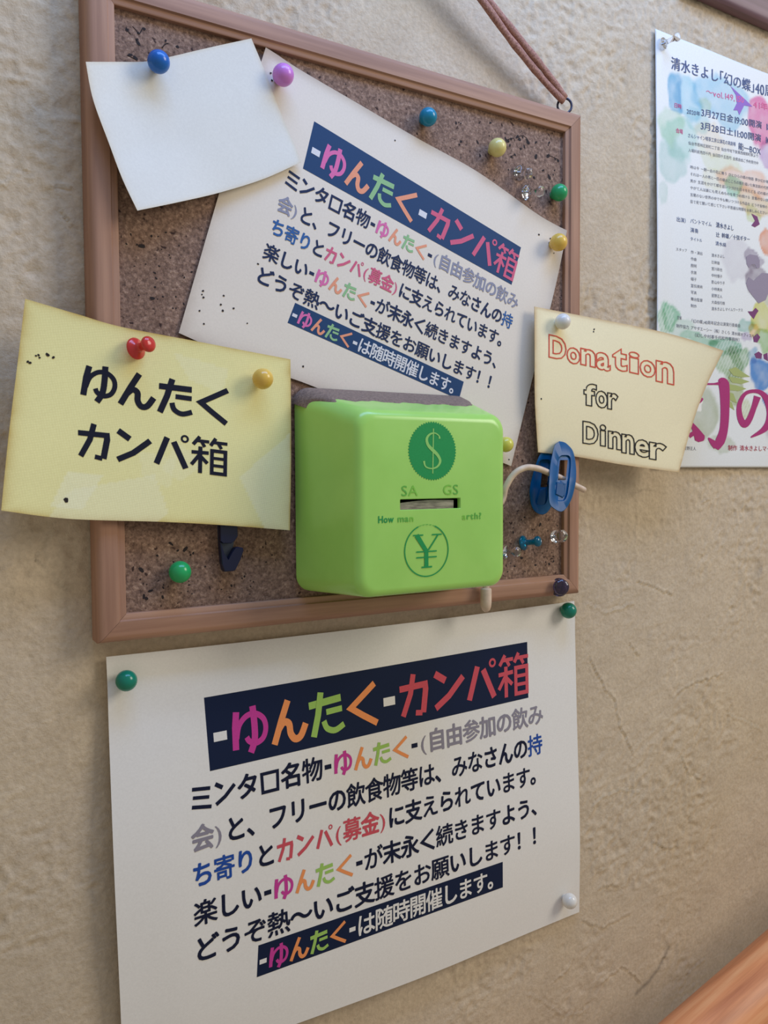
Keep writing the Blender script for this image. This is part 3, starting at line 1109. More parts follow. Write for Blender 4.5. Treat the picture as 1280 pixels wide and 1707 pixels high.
def build_poster():
    nu, nv = 150, 210
    U, V = np.meshgrid(np.linspace(0, 1, nu), np.linspace(0, 1, nv), indexing='ij')
    X = PT.x + U * PW + V * 0.0031; Z = PT.z - V * PH
    D = 0.0014 + 0.0022 * gau(U, V, 0, .55, .06, .4) + 0.0010 * (1 - U) * 0 + 0.0004 * np.sin(U * 7) ** 2 + .0012 * gau(U, V, .4, 1, .5, .08)
    S = np.stack([X, -D, Z], -1)
    front = S.reshape(-1, 3); back = front + np.array([0, .0002, 0])
    n = nu * nv
    F = grid_faces(nu, nv, 0, True) + grid_faces(nu, nv, n)
    ring = [i * nv for i in range(nu)] + [(nu - 1) * nv + j for j in range(1, nv)] + [i * nv + nv - 1 for i in range(nu - 2, -1, -1)] + [j for j in range(nv - 2, 0, -1)]
    for a, b in zip(ring, ring[1:] + ring[:1]): F.append((a, b, b + n, a + n))
    root = empty('event_poster', (PT.x + PW / 2, -.0015, PT.z - PH / 2), 'watercolour event poster with magenta title, pinned to the wall right of the board', 'poster')
    o = link('sheet', np.concatenate([front, back]), F, M_gloss, root)
    c = poster_color(U, V).reshape(-1, 3)
    set_col(o, np.concatenate([c, c]))
    sh = Sheet(); sh.root = root; sh.obj = o
    sh.bvh = BVHTree.FromPolygons([Vector(p) for p in front], grid_faces(nu, nv, 0, True))
    return sh


post = build_poster()


def poster_text(name, text, p0, p1, h, m, off=0.0, fat=0.0):
    """text along the survey line p0 (bottom left) -> p1 (bottom right), h px tall at the left"""
    font_glyphs(text, off)
    adv_ = []
    for c in text:
        if ord(c) < 128 and c != ' ':
            xs_ = [q[0] for q in _font[(c, off)][0]]
            adv_.append(max(xs_) + .06 if xs_ else .3)
        elif c in '　 「」': adv_.append(.5)
        else: adv_.append(1.0)
    n = sum(adv_)
    h1 = h * 0.93
    H = homog([(0, 1), (n, 1), (n, 0), (0, 0)], [(p0[0], p0[1] - h), (p1[0], p1[1] - h1), p1, p0])
    V, F = [], []
    x = 0
    for c, a in zip(text, adv_):
        gv, gf = _font[(c, off)]
        base = len(V)
        if fat:
            gv2, gf2 = [], []
            for dx in (-fat, fat):
                gf2 += [tuple(i + len(gv2) for i in f) for f in gf]
                gv2 += [(px_ + dx, py_ + dx * .3) for px_, py_ in gv]
            gv, gf = gv2, gf2
        for gx, gy in gv:
            V.append(on_sheet(post, *hmap(H, x + gx - (.5 if c == '「' else 0), gy + .08 if ord(c) > 127 else gy * 1.15), .00018))
        F += [tuple(i + base for i in f) for f in gf]
        x += a
    return link(name, V, F, m, post.root, smooth=False)


P_dark = ink('poster_dark_ink', 78, 94, 134); P_grey = ink('poster_grey_ink', 120, 120, 128); P_pink = ink('poster_pink_ink', 226, 100, 150)
P_mag = ink('poster_magenta_ink', 172, 50, 112); P_red = ink('poster_crimson_ink', 190, 70, 90); P_faint = ink('poster_faint_ink', 150, 150, 150)
poster_text('heading', '清水きよし「幻の蝶」40周年', (1118, 115), (1303, 168), 23, P_dark, fat=.02)
poster_text('text_line', '～vol.149,150', (1176, 158), (1240, 172), 13, P_pink, .0)
poster_text('text_line', '41年目', (1255, 179), (1292, 187), 13, P_pink, .0)
poster_text('text_line', '2020年', (1144, 189), (1167, 194), 9, P_dark)
poster_text('text_line', '3月27日金19:00開演　18:30開場', (1168, 193), (1320, 226), 14, P_dark, fat=.014)
poster_text('text_line', '3月28日土11:00開演　10:30開場', (1167, 215), (1320, 248), 14, P_dark, fat=.014)
poster_text('text_line', '会場', (1126, 221), (1138, 224), 9, P_pink, fat=.014)
poster_text('text_line', '日時', (1123, 179), (1136, 182), 9, P_pink, fat=.014)
poster_text('text_line', 'さんシャイン喫茶工房公演花の実劇場', (1146, 229), (1226, 244), 8, P_dark)
poster_text('text_line', '能―BOX', (1230, 249), (1268, 258), 13, P_dark, fat=.014)
y0 = 241
for i, s in enumerate(['仙台市若林区卸町二丁目　仙台市地下鉄東西線卸町駅より', '入場料前売四千円　当日四千五百円　全席自由ご予約受付中']):
    poster_text('text_line', s, (1147, y0 + i * 12), (1264, y0 + 22 + i * 12), 6.5, P_grey)
for i, s in enumerate(['時は今　一期一会の花に舞う　ひとひらの蝶の物語　夢か幻か現か', 'それは一人の男と一匹の蝶のこころの旅を描いた無言劇の代表作',
                       '男が　生涯をかけて蝶を追いつづけた日々をたどる　幻の蝶の舞', 'やがて人は誰にも見えぬものを見つめ続ける　言葉のない詩を',
                       '言葉のない世界の中で今も舞いつづける作品を　どうぞ皆様の', '目で見て聞いて感じて下さい不思議な時間をお楽しみください']):
    poster_text('text_line', s, (1150, 281 + i * 11.5), (1285 - (6 if i > 3 else 0), 307 + i * 10.2), 6.2, P_grey)
poster_text('text_line', '出演）', (1127, 369), (1147, 373), 9, P_dark)
poster_text('text_line', 'パントマイム', (1150, 372), (1186, 378), 9, P_dark)
poster_text('text_line', '清水きよし', (1193, 379), (1223, 385), 10, P_dark, fat=.014)
poster_text('text_line', '演奏', (1150, 387), (1164, 389.5), 9, P_dark)
poster_text('text_line', '辻　幹雄／十弦ギター', (1193, 395), (1250, 403), 9, P_dark, fat=.014)
poster_text('text_line', 'タイトル', (1150, 401), (1170, 404), 7, P_dark)
poster_text('text_line', '清水絹', (1192, 409), (1210, 412), 8, P_dark)
poster_text('text_line', 'スタッフ', (1126, 418), (1145, 420), 6, P_grey)
for i, (a, b) in enumerate([('作・演出', '清水きよし'), ('作曲', '辻幹雄'), ('照明', '宮川政也'), ('衣裳', '中村優子'), ('帽子', '影山ゆり子'), ('宣伝美術', '小林美央'),
                            ('写真', '星野正人'), ('舞台監督', '大森信行朗'), ('制作', '清水きよしマイムワークス')]):
    y = 423 + i * 11.15
    poster_text('text_line', a, (1151, y), (1151 + 5 * len(a), y + .8 * len(a) * .8), 6.4, P_grey)
    poster_text('text_line', b, (1185.5, y + 5.2), (1185.5 + 4.3 * len(b) + 1, y + 5.2 + 2.2), 6.4, P_grey)
poster_text('text_line', '主催', (1128, 532), (1136, 533), 7, P_grey)
poster_text('text_line', '「幻の蝶」40周年記念公演実行委員会', (1152, 538), (1234, 546), 7, P_grey)
poster_text('text_line', '制作協力　アサダエーシー（株）さくら　清水絹オフィスキヨ', (1127, 546), (1262, 564), 7, P_grey)
poster_text('text_line', '（幻しや村事千代松竹事務所）', (1154, 561), (1236, 570), 7, P_grey)
poster_text('text_line', '写真／星野正人', (1122, 749), (1160, 751), 7, P_grey)
poster_text('text_line', '制作　清水きよしマイムワークス', (1213, 751), (1320, 753), 10, P_red, fat=.014)


# the big brush title
def brush(name, ss, m):
    V, F = [], []
    for pts, wd in ss:
        n = len(pts)
        C_ = crv(pts, 6)
        ws = [float(np.interp(k / (len(C_) - 1), np.linspace(0, 1, len(wd)), wd)) for k in range(len(C_))]
        v, f = _stroke(C_, ws)
        base = len(V)
        V += [on_sheet(post, q[0], q[1], .00020) for q in v]
        F += [tuple(i + base for i in q) for q in f]
    link(name, V, F, m, post.root, smooth=False)


brush('title', [([(1172, 640), (1190, 640), (1206, 638)], [3, 3, 8]), ([(1197, 634), (1206, 640), (1208, 680), (1206, 715), (1200, 735), (1193, 748)], [3, 18, 15, 14, 16, 9]),
                ([(1194, 744), (1188, 738), (1180, 730)], [12, 10, 2]),
                ([(1150, 703), (1158, 715), (1166, 730), (1168, 736)], [3, 10, 18, 8]), ([(1148, 727), (1156, 722), (1162, 719)], [8, 7, 4]),
                ([(1140, 690), (1152, 676), (1166, 668), (1171, 664)], [8, 8, 7, 3]),
                ([(1262, 661), (1256, 680), (1248, 700), (1240, 707), (1233, 695), (1232, 675), (1241, 657), (1256, 652), (1270, 656), (1281, 672), (1284, 695), (1274, 715), (1251, 729)],
                 [12, 9, 10, 12, 10, 8, 6, 6, 8, 13, 14, 10, 2])], P_mag)
# small bird and leaf prints
P_violet = ink('poster_violet_ink', 150, 110, 190); P_plum = ink('poster_plum_ink', 122, 62, 110); P_leaf = ink('poster_leaf_ink', 168, 178, 110)


def flat_polys(name, polys, m):
    for p in polys:
        link(name, [on_sheet(post, x, y, .00013) for x, y in p], [tuple(range(len(p)))], m, post.root, smooth=False)


flat_polys('printed_bird', [[(1217, 143), (1230, 155), (1244, 168), (1254, 178), (1240, 176), (1232, 192), (1229, 184), (1222, 184), (1228, 172), (1226, 158)]], P_violet)
flat_polys('printed_bird', [[(1246, 519), (1254, 519), (1259, 513), (1264, 518), (1260, 524), (1256, 532), (1250, 525)], [(1255, 562), (1262, 556), (1267, 562), (1262, 571), (1256, 570)],
                            [(1257, 590), (1264, 586), (1270, 590), (1269, 598), (1260, 597)], [(1272, 591), (1279, 588), (1280, 602), (1273, 598)],
                            [(1252, 356), (1262, 361), (1266, 374), (1258, 379), (1252, 376), (1258, 368)]], P_plum)
flat_polys('printed_leaf', [[(1214, 616), (1226, 612), (1240, 622), (1250, 628), (1236, 629), (1222, 626)], [(1214, 628), (1230, 630), (1249, 636), (1236, 640), (1220, 638)],
                            [(1210, 640), (1226, 642), (1244, 648), (1230, 652), (1214, 650)], [(1208, 652), (1222, 656), (1228, 672), (1218, 668), (1210, 662)],
                            [(1213, 664), (1220, 672), (1224, 684), (1215, 678)]], P_leaf)
M_fig = ink('poster_portrait_ink', 150, 138, 152)
flat_polys('printed_portrait', [[(1243, 428), (1250, 424), (1262, 426), (1266, 434), (1266, 446), (1261, 448), (1258, 441), (1252, 441), (1248, 447), (1244, 440)],
                                [(1248, 462), (1256, 468), (1262, 462), (1270, 455), (1282, 456), (1284, 480), (1276, 500), (1264, 506), (1256, 496), (1246, 482), (1243, 472)]], M_fig)


# ------------------------------------------------------------------ lathe, pins
def lathe(profile, origin, axis, n=20):
    """profile: (r, h) along the axis from origin"""
    axis = Vector(axis).normalized()
    a = Vector((0, 0, 1)) if abs(axis.z) < .9 else Vector((1, 0, 0))
    u = axis.cross(a).normalized(); v = axis.cross(u)
    V, F = [], []
    for r, h in profile:
        for k in range(n):
            t = 2 * math.pi * k / n
            V.append(Vector(origin) + axis * h + (u * math.cos(t) + v * math.sin(t)) * r)
    for i in range(len(profile) - 1):
        for k in range(n):
            F.append((i * n + k, (i + 1) * n + k, (i + 1) * n + (k + 1) % n, i * n + (k + 1) % n))
    F.append(tuple(range(n)))
    F.append(tuple(range(len(profile) * n - 1, (len(profile) - 1) * n - 1, -1)))
    return V, F


def fix_normals(o):
    bm = bmesh.new(); bm.from_mesh(o.data); bmesh.ops.recalc_face_normals(bm, faces=bm.faces); bm.to_mesh(o.data); bm.free()
    return o


def ball_pin(x, y, dpx, surf, c, label, tilt=(0, 0)):
    r = px_size(x, y, surf + .006, dpx) / 2
    ctr = at(x, y, surf + r + .0008)
    ax = Vector((tilt[0], -1, tilt[1])).normalized()
    base = ctr - ax * (r + .0010)
    t = empty('ball_pin', base, label, 'pin', 'ball pins on the board and papers')
    prof = [(0.0006, 0), (r * .42, 0), (r * .46, .0004), (r * .46, .0009)]
    for k in range(3, 22):
        a = -math.pi / 2 + math.pi * k / 22
        prof.append((r * math.cos(a), .0010 + r + r * math.sin(a)))
    prof.append((r * .03, .0010 + 2 * r))
    fix_normals(link('head', *lathe(prof, base, ax, 28), c, t))
    link('needle', *tube([base - ax * .006, base + ax * .001], 0.00045, 6), M_steel, t)
    return t


PB = dict(Coat_Weight=0.3)
c_blue = plastic('blue_plastic', rgb(24, 100, 180)); c_pink = plastic('pink_plastic', rgb(206, 128, 206)); c_teal = plastic('teal_plastic', rgb(12, 128, 158))
c_pale = plastic('pale_yellow_plastic', rgb(224, 208, 130)); c_green = plastic('green_plastic', rgb(40, 158, 96)); c_yel = plastic('yellow_plastic', rgb(228, 186, 84))
c_dteal = plastic('dark_teal_plastic', rgb(10, 122, 96)); c_white = plastic('white_plastic', rgb(226, 222, 212)); c_lime = plastic('lime_yellow_plastic', rgb(214, 206, 90))
ball_pin(264.5, 103, 37, .0172, c_blue, 'blue ball pin holding the blank cream sheet at top left')
ball_pin(472, 125, 36, .0124, c_pink, 'lilac pink ball pin in the top corner of the tilted notice')
ball_pin(713.5, 195, 30, CORK_D, c_teal, 'teal blue ball pin in bare cork under the top rail')
ball_pin(829, 246, 30, CORK_D, c_pale, 'pale yellow ball pin in bare cork right of the teal one')
ball_pin(932, 321, 28, CORK_D, c_green, 'mid green ball pin on the cork by the right frame rail')
ball_pin(931, 404, 29, .0124, c_yel, 'yellow ball pin in the right corner of the tilted notice')
ball_pin(843, 741, 26, .0124, c_lime, 'greenish yellow ball pin half hidden behind the green box')
ball_pin(438, 631.5, 35, .0170, c_yel, 'golden yellow ball pin on the bright yellow card')
ball_pin(300, 953.5, 37, CORK_D, plastic('bright_green_plastic', rgb(36, 164, 92)), 'bright green ball pin on the cork at the board\'s lower left')
ball_pin(938, 536, 26.5, .0168, c_white, 'white ball pin at the top of the beige handwritten card')
ball_pin(210.6, 1134.7, 35.5, .0045, c_dteal, 'dark green ball pin at the left top corner of the lower sheet')
ball_pin(947.5, 1017.7, 27, .0020, c_dteal, 'dark green ball pin at the right top corner of the lower sheet')
ball_pin(949.5, 1502, 25, .0035, c_white, 'white ball pin at the right bottom corner of the lower sheet')


def push_pin(fx, fy, hx, hy, fpx, hpx, surf, fd, hd, c, label, needle=.006, group='push pins with waisted heads'):
    """flange at (fx, fy), head at (hx, hy): survey pixels; fd / hd distances above the surface"""
    P0 = at(fx, fy, surf + fd); P1 = at(hx, hy, surf + hd)
    ax = (P1 - P0).normalized(); L = (P1 - P0).length
    rf = px_size(fx, fy, surf + fd, fpx) / 2; rh = px_size(hx, hy, surf + hd, hpx) / 2
    base = P0 - ax * .0010
    t = empty('push_pin', base, label, 'push pin', group)
    L2 = L + .001
    prof = [(rf * .25, -.0003), (rf * .90, 0), (rf, .0005), (rf, .0011), (rf * .88, .0017), (rf * .5, .0024), (rh * .52, .0034), (rh * .50, L2 * .55), (rh * .62, L2 - .0018),
            (rh * .92, L2 - .0008), (rh, L2), (rh * .98, L2 + .0008), (rh * .85, L2 + .0016), (rh * .5, L2 + .0021), (rh * .06, L2 + .0023)]
    o = fix_normals(link('head', *lathe(prof, base, ax, 24), c, t))
    link('needle', *tube([base - ax * needle, base + ax * .0020], 0.0005, 6), M_steel, t)
    return t


c_clear = plastic('clear_plastic', rgb(250, 250, 252), 0.05, trans=1.0)
c_smoke = plastic('smoky_violet_plastic', rgb(96, 84, 118), 0.08, trans=0.85)
c_red = plastic('translucent_red_plastic', rgb(226, 66, 58), 0.15, trans=0.25)
c_tblue = plastic('translucent_blue_plastic', rgb(10, 140, 176), 0.08, trans=0.7)
push_pin(227, 581, 246.5, 574, 37, 27, .0168, .0030, .0100, c_red, 'red push pin at the top of the bright yellow card')
push_pin(867, 288, 880, 289, 25, 18, CORK_D, .0016, .0085, c_clear, 'upper of the two clear push pins under the pale yellow pin')
push_pin(878.5, 320, 899.5, 319, 25, 19, CORK_D, .0020, .0105, c_clear, 'clear push pin just left of the mid green ball pin')
push_pin(842, 920, 860.5, 920, 24, 17, CORK_D, .0020, .0095, c_clear, 'clear push pin beside the green box\'s lower right edge')
push_pin(873, 905, 895.5, 902.5, 25, 18, CORK_D, .0022, .0105, c_tblue, 'translucent blue push pin low on the cork right of the green box')
push_pin(927, 894.5, 936, 893.5, 22, 22, CORK_D, .0055, .0110, c_clear, 'clear push pin half pulled out next to the lower right rail', needle=.0075)
push_pin(932, 979, 935, 978.5, 31, 27, .0150, .0006, .0050, c_smoke, 'smoky violet push pin in the bottom right corner of the frame', needle=.009)
push_pin(1107, 72, 1128, 62, 19, 14, .0016, .0018, .0100, c_clear, 'clear push pin at the top left corner of the poster')

# ------------------------------------------------------------------ green donation box
BD0, BD1 = 0.0126, 0.0600
CX, CZ0, CZ1 = 0.1532, -0.2306, -0.2370
M_green = None


def n_green(nt, b):
    v = coords(nt)
    n = noise(nt, v, 30, 4, 0.6)
    nt.links.new(ramp(nt, n, [(0.3, rgb(158, 212, 98)), (0.7, rgb(168, 220, 106))]), b.inputs['Base Color'])


M_green = mat('lime_green_plastic', rgb(160, 216, 100), 0.26, n_green, Subsurface_Weight=0.04, Subsurface_Radius=(.004, .006, .002), Subsurface_Scale=1.0)
M_green_in = mat('green_inside', rgb(60, 90, 40), 0.6)
NB = 96


def rrect(cx, cz, hw, hh, r, n=NB):
    """n points round a rounded rectangle, start at the middle of the top, clockwise; even corner sampling"""
    pts = []
    q = n // 4
    cor = [(cx + hw - r, cz + hh - r, 90), (cx + hw - r, cz - hh + r, 0), (cx - hw + r, cz - hh + r, -90), (cx - hw + r, cz + hh - r, -180)]
    m = q - 8
    for (ax, az, a0), (sx, sz, ex, ez) in zip(cor, [(cx - hw + r, cz + hh, cx + hw - r, cz + hh), (cx + hw, cz + hh - r, cx + hw, cz - hh + r),
                                                    (cx + hw - r, cz - hh, cx - hw + r, cz - hh), (cx - hw, cz - hh + r, cx - hw, cz + hh - r)]):
        for k in range(m):
            t = k / m
            pts.append((sx + (ex - sx) * t, sz + (ez - sz) * t))
        for k in range(8):
            a = math.radians(a0 - 90 * k / 8)
            pts.append((ax + r * math.cos(a), az + r * math.sin(a)))
    return pts


def box_ring(d, inset=0.0, scale_r=1.0):
    s = (d - BD0) / (BD1 - BD0)
    hw = 0.0550 + (0.0438 - 0.0550) * s - inset
    hh = 0.0520 + (0.0443 - 0.0520) * s - inset
    cz = CZ0 + (CZ1 - CZ0) * s
    r = max(0.0085 - inset * .4, .002) * scale_r
    return [(x, -d, z) for x, z in rrect(CX, cz, hw, hh, r)]


gb = empty('donation_box', (CX, -BD0, CZ0), 'lime green plastic money box with dollar and yen emblems mounted on the pinboard', 'box')
rings = [box_ring(BD0, .001), box_ring(BD0 + .0006), box_ring(.030), box_ring(.045), box_ring(BD1 - .0040)]
for k in range(1, 7):
    a = math.pi / 2 * k / 6
    rings.append(box_ring(BD1 - .0040 + .0040 * math.sin(a), .0040 * (1 - math.cos(a))))
SL = [at(668.2, 833.0, BD1), at(767.8, 829.8, BD1), at(765.5, 847.2, BD1), at(667.8, 850.4, BD1)]


def slot_ring(d, grow=0.0):
    """same point count as the rings, laid round the slot"""
    cx = sum(p.x for p in SL) / 4; cz = sum(p.z for p in SL) / 4
    hw = (SL[1].x - SL[0].x) / 2 + grow; hh = (SL[0].z - SL[3].z) / 2 + grow
    q = rrect(cx, cz, hw, hh, .0004)
    return [(x, -d, z) for x, z in q]


rings += [slot_ring(BD1, .0012), slot_ring(BD1, 0.0003), slot_ring(BD1 - .0004, 0.0), slot_ring(BD1 - .0025, 0.0)]
V, F = [], []
for r_ in rings: V += r_
for i in range(len(rings) - 1):
    for k in range(NB):
        F.append((i * NB + k, i * NB + (k + 1) % NB, (i + 1) * NB + (k + 1) % NB, (i + 1) * NB + k))
body = fix_normals(link('box_shell', V, F, M_green, gb))
body.data.set_sharp_from_angle(angle=math.radians(40))
inner = [box_ring(BD0 + .001, .0025), box_ring(BD1 - .0045, .0035)]
V = inner[0] + inner[1]
F = [(k, (k + 1) % NB, NB + (k + 1) % NB, NB + k) for k in range(NB)] + [tuple(range(NB))]
link('box_lining', V, F, M_green_in, gb)


# dusty felt strip along the back of the top
def top_pt(t, s, lift):
    """t: index along the ring (float, 0 = middle of the top), s depth fraction"""
    d = BD0 + .0004 + (BD1 - .004 - BD0) * s
    r0 = box_ring(d)
    i = int(math.floor(t)) % NB; f = t - math.floor(t)
    a = Vector(r0[i]); b = Vector(r0[(i + 1) % NB])
    p = a.lerp(b, f)
    nrm = Vector((p.x - CX, 0, p.z - (CZ0 + (CZ1 - CZ0) * s)))
    e = (b - a).normalized()
    n2 = Vector((-e.z, 0, e.x))
    if n2.dot(nrm) < 0: n2 = -n2
    return p + n2 * lift


def n_dust(nt, b):
    n = noise(nt, coords(nt), 700, 4, 0.7)
    nt.links.new(ramp(nt, n, [(0.3, rgb(104, 86, 76)), (0.7, rgb(150, 128, 112))]), b.inputs['Base Color'])
    bump(nt, b, n, 0.8, 0.0005)


M_dust = mat('grey_brown_dust', rgb(130, 110, 95), 0.95, n_dust)
V, F = [], []
# ring order: top edge runs 0..15 (left to right), corner 16..23; the left side ends at 95 (corner 88..95)
ts = np.linspace(-7.5, 18.5, 70)
for i, t in enumerate(ts):
    x = top_pt(t, 0.2, 0).x
    u = i / (len(ts) - 1)
    lim = 0.56 + 0.03 * math.sin(u * 40) + .02 * math.sin(u * 97)
    if u < .34: lim = 0.22 + 0.30 * math.exp(-((u - .20) / .07) ** 2) + 0.12 * u / .34 + (.30 * max(0, (u - .24) / .10))
    if u > .9: lim *= max(0.15, 1 - (u - .9) * 8)
    for j in range(8):
        V.append(top_pt(t, lim * j / 7, .0009 if j < 7 else 0.0))
F = grid_faces(len(ts), 8, 0, True)
tag(fix_normals(link('dust_strip', V, F, M_dust, gb)), 'grey brown dusty felt strip along the top')

# prints on the front
M_pg = ink('green_print', 42, 152, 82, rough=0.35); M_pl = ink('lime_knockout', 150, 208, 112, rough=0.35); M_pf = ink('worn_green_print', 104, 180, 76, rough=0.35)
M_pff = ink('nearly_gone_green_print', 130, 198, 76, rough=0.35)


def front_map(x, y, lift=.00012):
    p = at(x, y, BD1)
    p.y = -BD1 - lift
    return p


c0 = front_map(720.7, 751.9)
R0 = 0.0143
V = [c0]; n = 120
for k in range(n):
    a = 2 * math.pi * k / n
    r = R0 * (1.0 if k % 2 else .945)
    V.append(c0 + Vector((r * math.cos(a), 0, r * math.sin(a) * 1.02)))
link('dollar_emblem', V, [(0, 1 + (k + 1) % n, 1 + k) for k in range(n)], M_pg, gb, smooth=False)


def flat_strokes(name, ss, m, origin, scale, lift=.00025, parent=None):
    V, F = [], []
    for k, (pts, wd) in enumerate(ss):
        v, f = _stroke(pts, wd)
        b = len(V)
        V += [Vector((origin.x + q[0] * scale, -BD1 - lift - k * 8e-6, origin.z + q[1] * scale)) for q in v]
        F += [tuple(i + b for i in q) for q in f]
    return link(name, V, F, m, parent or gb, smooth=False)


def vary(pts, wd, n=6):
    C_ = crv(pts, n)
    return C_, [float(np.interp(k / (len(C_) - 1), np.linspace(0, 1, len(wd)), wd)) for k in range(len(C_))]


flat_strokes('dollar_sign', [vary([(.34, .50), (.30, .62), (.10, .72), (-.14, .66), (-.28, .48), (-.22, .24), (.0, .04), (.24, -.16), (.36, -.40), (.22, -.62), (-.06, -.70), (-.34, -.62), (-.42, -.40)],
                                  [.10, .05, .05, .08, .12, .13, .15, .13, .12, .08, .05, .06, .10]),
                             ([(.04, .90), (.0, -.90)], .05)], M_pl, c0, R0 * .86)
c1 = front_map(711, 917.5)
R1 = px_size(711, 918, BD1, 43) * .98
circ = [(math.cos(a), math.sin(a) * 1.0) for a in np.linspace(math.radians(112), math.radians(112 + 316), 70)]
flat_strokes('yen_emblem', [(circ, .045)], M_pg, c1, 0.0128)
flat_strokes('yen_emblem', [([(math.cos(a), math.sin(a)) for a in np.linspace(math.radians(68 + k * 9), math.radians(68 + k * 9 + 6), 4)], .025) for k in range(5)], M_pf, c1, 0.0128)
flat_strokes('yen_sign', [([(-.46, .60), (-.02, -.02)], [.20, .17]), ([(.52, .58), (.08, .02)], .06), ([(-.02, .06), (-.02, -.62)], .18),
                          ([(-.62, .60), (-.16, .60)], .05), ([(.24, .60), (.70, .60)], .05), ([(-.24, -.64), (.24, -.64)], .06), ([(-.48, -.04), (.46, -.04)], .05), ([(-.48, -.26), (.46, -.26)], .05)],
             M_pg, c1, 0.0128)


def box_text(text, quad, mats_, off=.0, name='worn_lettering'):
    font_glyphs([c for c in text if c != ' '], off)
    adv_ = []
    for c in text:
        if c == ' ': adv_.append(.3)
        else: adv_.append(max(q[0] for q in _font[(c, off)][0]) + .08)
    n = sum(adv_)
    H = homog([(0, .72), (n, .72), (n, 0), (0, 0)], quad)
    V, F, fm = [], [], []
    x = 0
    for i, (c, a) in enumerate(zip(text, adv_)):
        if c != ' ' and mats_[i] is not None:
            gv, gf = _font[(c, off)]
            b = len(V)
            V += [front_map(*hmap(H, x + gx, gy), .0002) for gx, gy in gv]
            F += [tuple(k + b for k in f) for f in gf]
            fm += [mats_[i]] * len(gf)
        x += a
    return link(name, V, F, [M_pg, M_pf, M_pff], gb, smooth=False, fm=fm)


box_text('SAVINGS', [(668, 809), (765, 807), (765, 824), (668, 827)], [1, 2, None, None, None, 2, 1])
box_text('How', [(629.5, 860), (657, 859), (657, 870.5), (629.5, 872)], [0, 0, 0], .02)
box_text('man', [(662, 859), (690, 858), (690, 869), (662, 870.3)], [1, 1, 2], .02)
box_text('arth?', [(770, 855.5), (803, 854), (803, 864.5), (770, 866)], [2, 1, 1, 1, 1], .02)

# banknotes showing in the slot
M_note = mat('banknote_paper', rgb(190, 180, 172), 0.7, lambda nt, b: nt.links.new(ramp(nt, noise(nt, coords(nt, (1, 1, 6)), 120, 4, .6), [(0.3, rgb(120, 112, 112)), (0.7, rgb(205, 196, 186))]), b.inputs['Base Color']))
nt_ = empty('folded_banknote', at(715, 842, BD1 - .012), 'folded grey banknote showing inside the slot of the green money box', 'banknote')
for z_, dd, name in ((0, 0, 'note'), (-.0016, -.004, 'note')):
    V = []
    for i in range(20):
        for j in range(6):
            u, v = i / 19, j / 5
            x = SL[0].x + .0005 + u * (SL[1].x - SL[0].x - .0032 - dd * .2)
            z = SL[3].z - .0030 + z_ + (SL[0].z - SL[3].z + .0012 + .0007 * math.sin(u * 3.1)) * v
            y = -(BD1 - .0030 + dd * .3 - .0008 * math.sin(u * 4) - .0002 * (1 - v))
            V.append((x, y, z + .0009 * u))
    link(name, V, grid_faces(20, 6), M_note, nt_)

# ------------------------------------------------------------------ coated wire hook
M_wire = mat('beige_rubber_coating', rgb(216, 192, 168), 0.5, lambda nt, b: nt.links.new(ramp(nt, noise(nt, coords(nt), 200, 3, .5), [(0.3, rgb(200, 174, 150)), (0.7, rgb(222, 198, 172))]), b.inputs['Base Color']))
wire = empty('coated_wire_hook', at(810, 1000, .020), 'beige rubber-coated wire arching out from behind the green box through the clip', 'wire')
wp = [at(809, 985, .0200), at(812, 960, .0200), Vector((.2145, -.0195, -.2700)), Vector((.2150, -.0195, -.2500)), at(836, 836, .0200), at(843, 812, .0215),
      at(857, 790, .0235), at(876, 779.5, .0250), at(896, 781, .0255), at(912, 787, .0255), at(935, 797, .0250), at(958, 809, .0240), at(975, 817.5, .0230)]
wpp = catmull(wp, 8)
r_w = .00185
rad = [r_w] * len(wpp)
rad[-1] = r_w * .45; rad[-2] = r_w * .95
V, F = tube(wpp, r_w, 14, radii=rad)
link('wire', V, F, M_wire, wire)
ca, cb = at(810, 981, .020), at(810, 1020, .020)
axv = (cb - ca).normalized(); Lc = (cb - ca).length
rc = px_size(810, 1000, .02, 18.5) / 2
fix_normals(link('end_cap', *lathe([(r_w, -.0005), (rc * .92, 0), (rc, .0006), (rc, Lc * .6), (rc * .92, Lc * .78), (rc * .7, Lc * .92), (rc * .3, Lc), (.0001, Lc + .0001)], ca, axv, 20), M_wire, wire))

# ------------------------------------------------------------------ blue clip
M_clip = plastic('translucent_blue_clip_plastic', rgb(4, 92, 146), 0.34, trans=0.25, Specular_IOR_Level=0.2)
M_clip2 = plastic('frosted_blue_clip_plastic', rgb(30, 86, 132), 0.5, trans=0.2, Specular_IOR_Level=0.2)
clip = empty('paper_clip', at(925, 790, .022), 'translucent blue plastic clip gripping the lower left corner of the beige card', 'clip')


def inset_poly(P, k):
    cx = sum(p[0] for p in P) / len(P); cy = sum(p[1] for p in P) / len(P)
    return [(cx + (x - cx) * k[0], cy + (y - cy) * k[1]) for x, y in P]


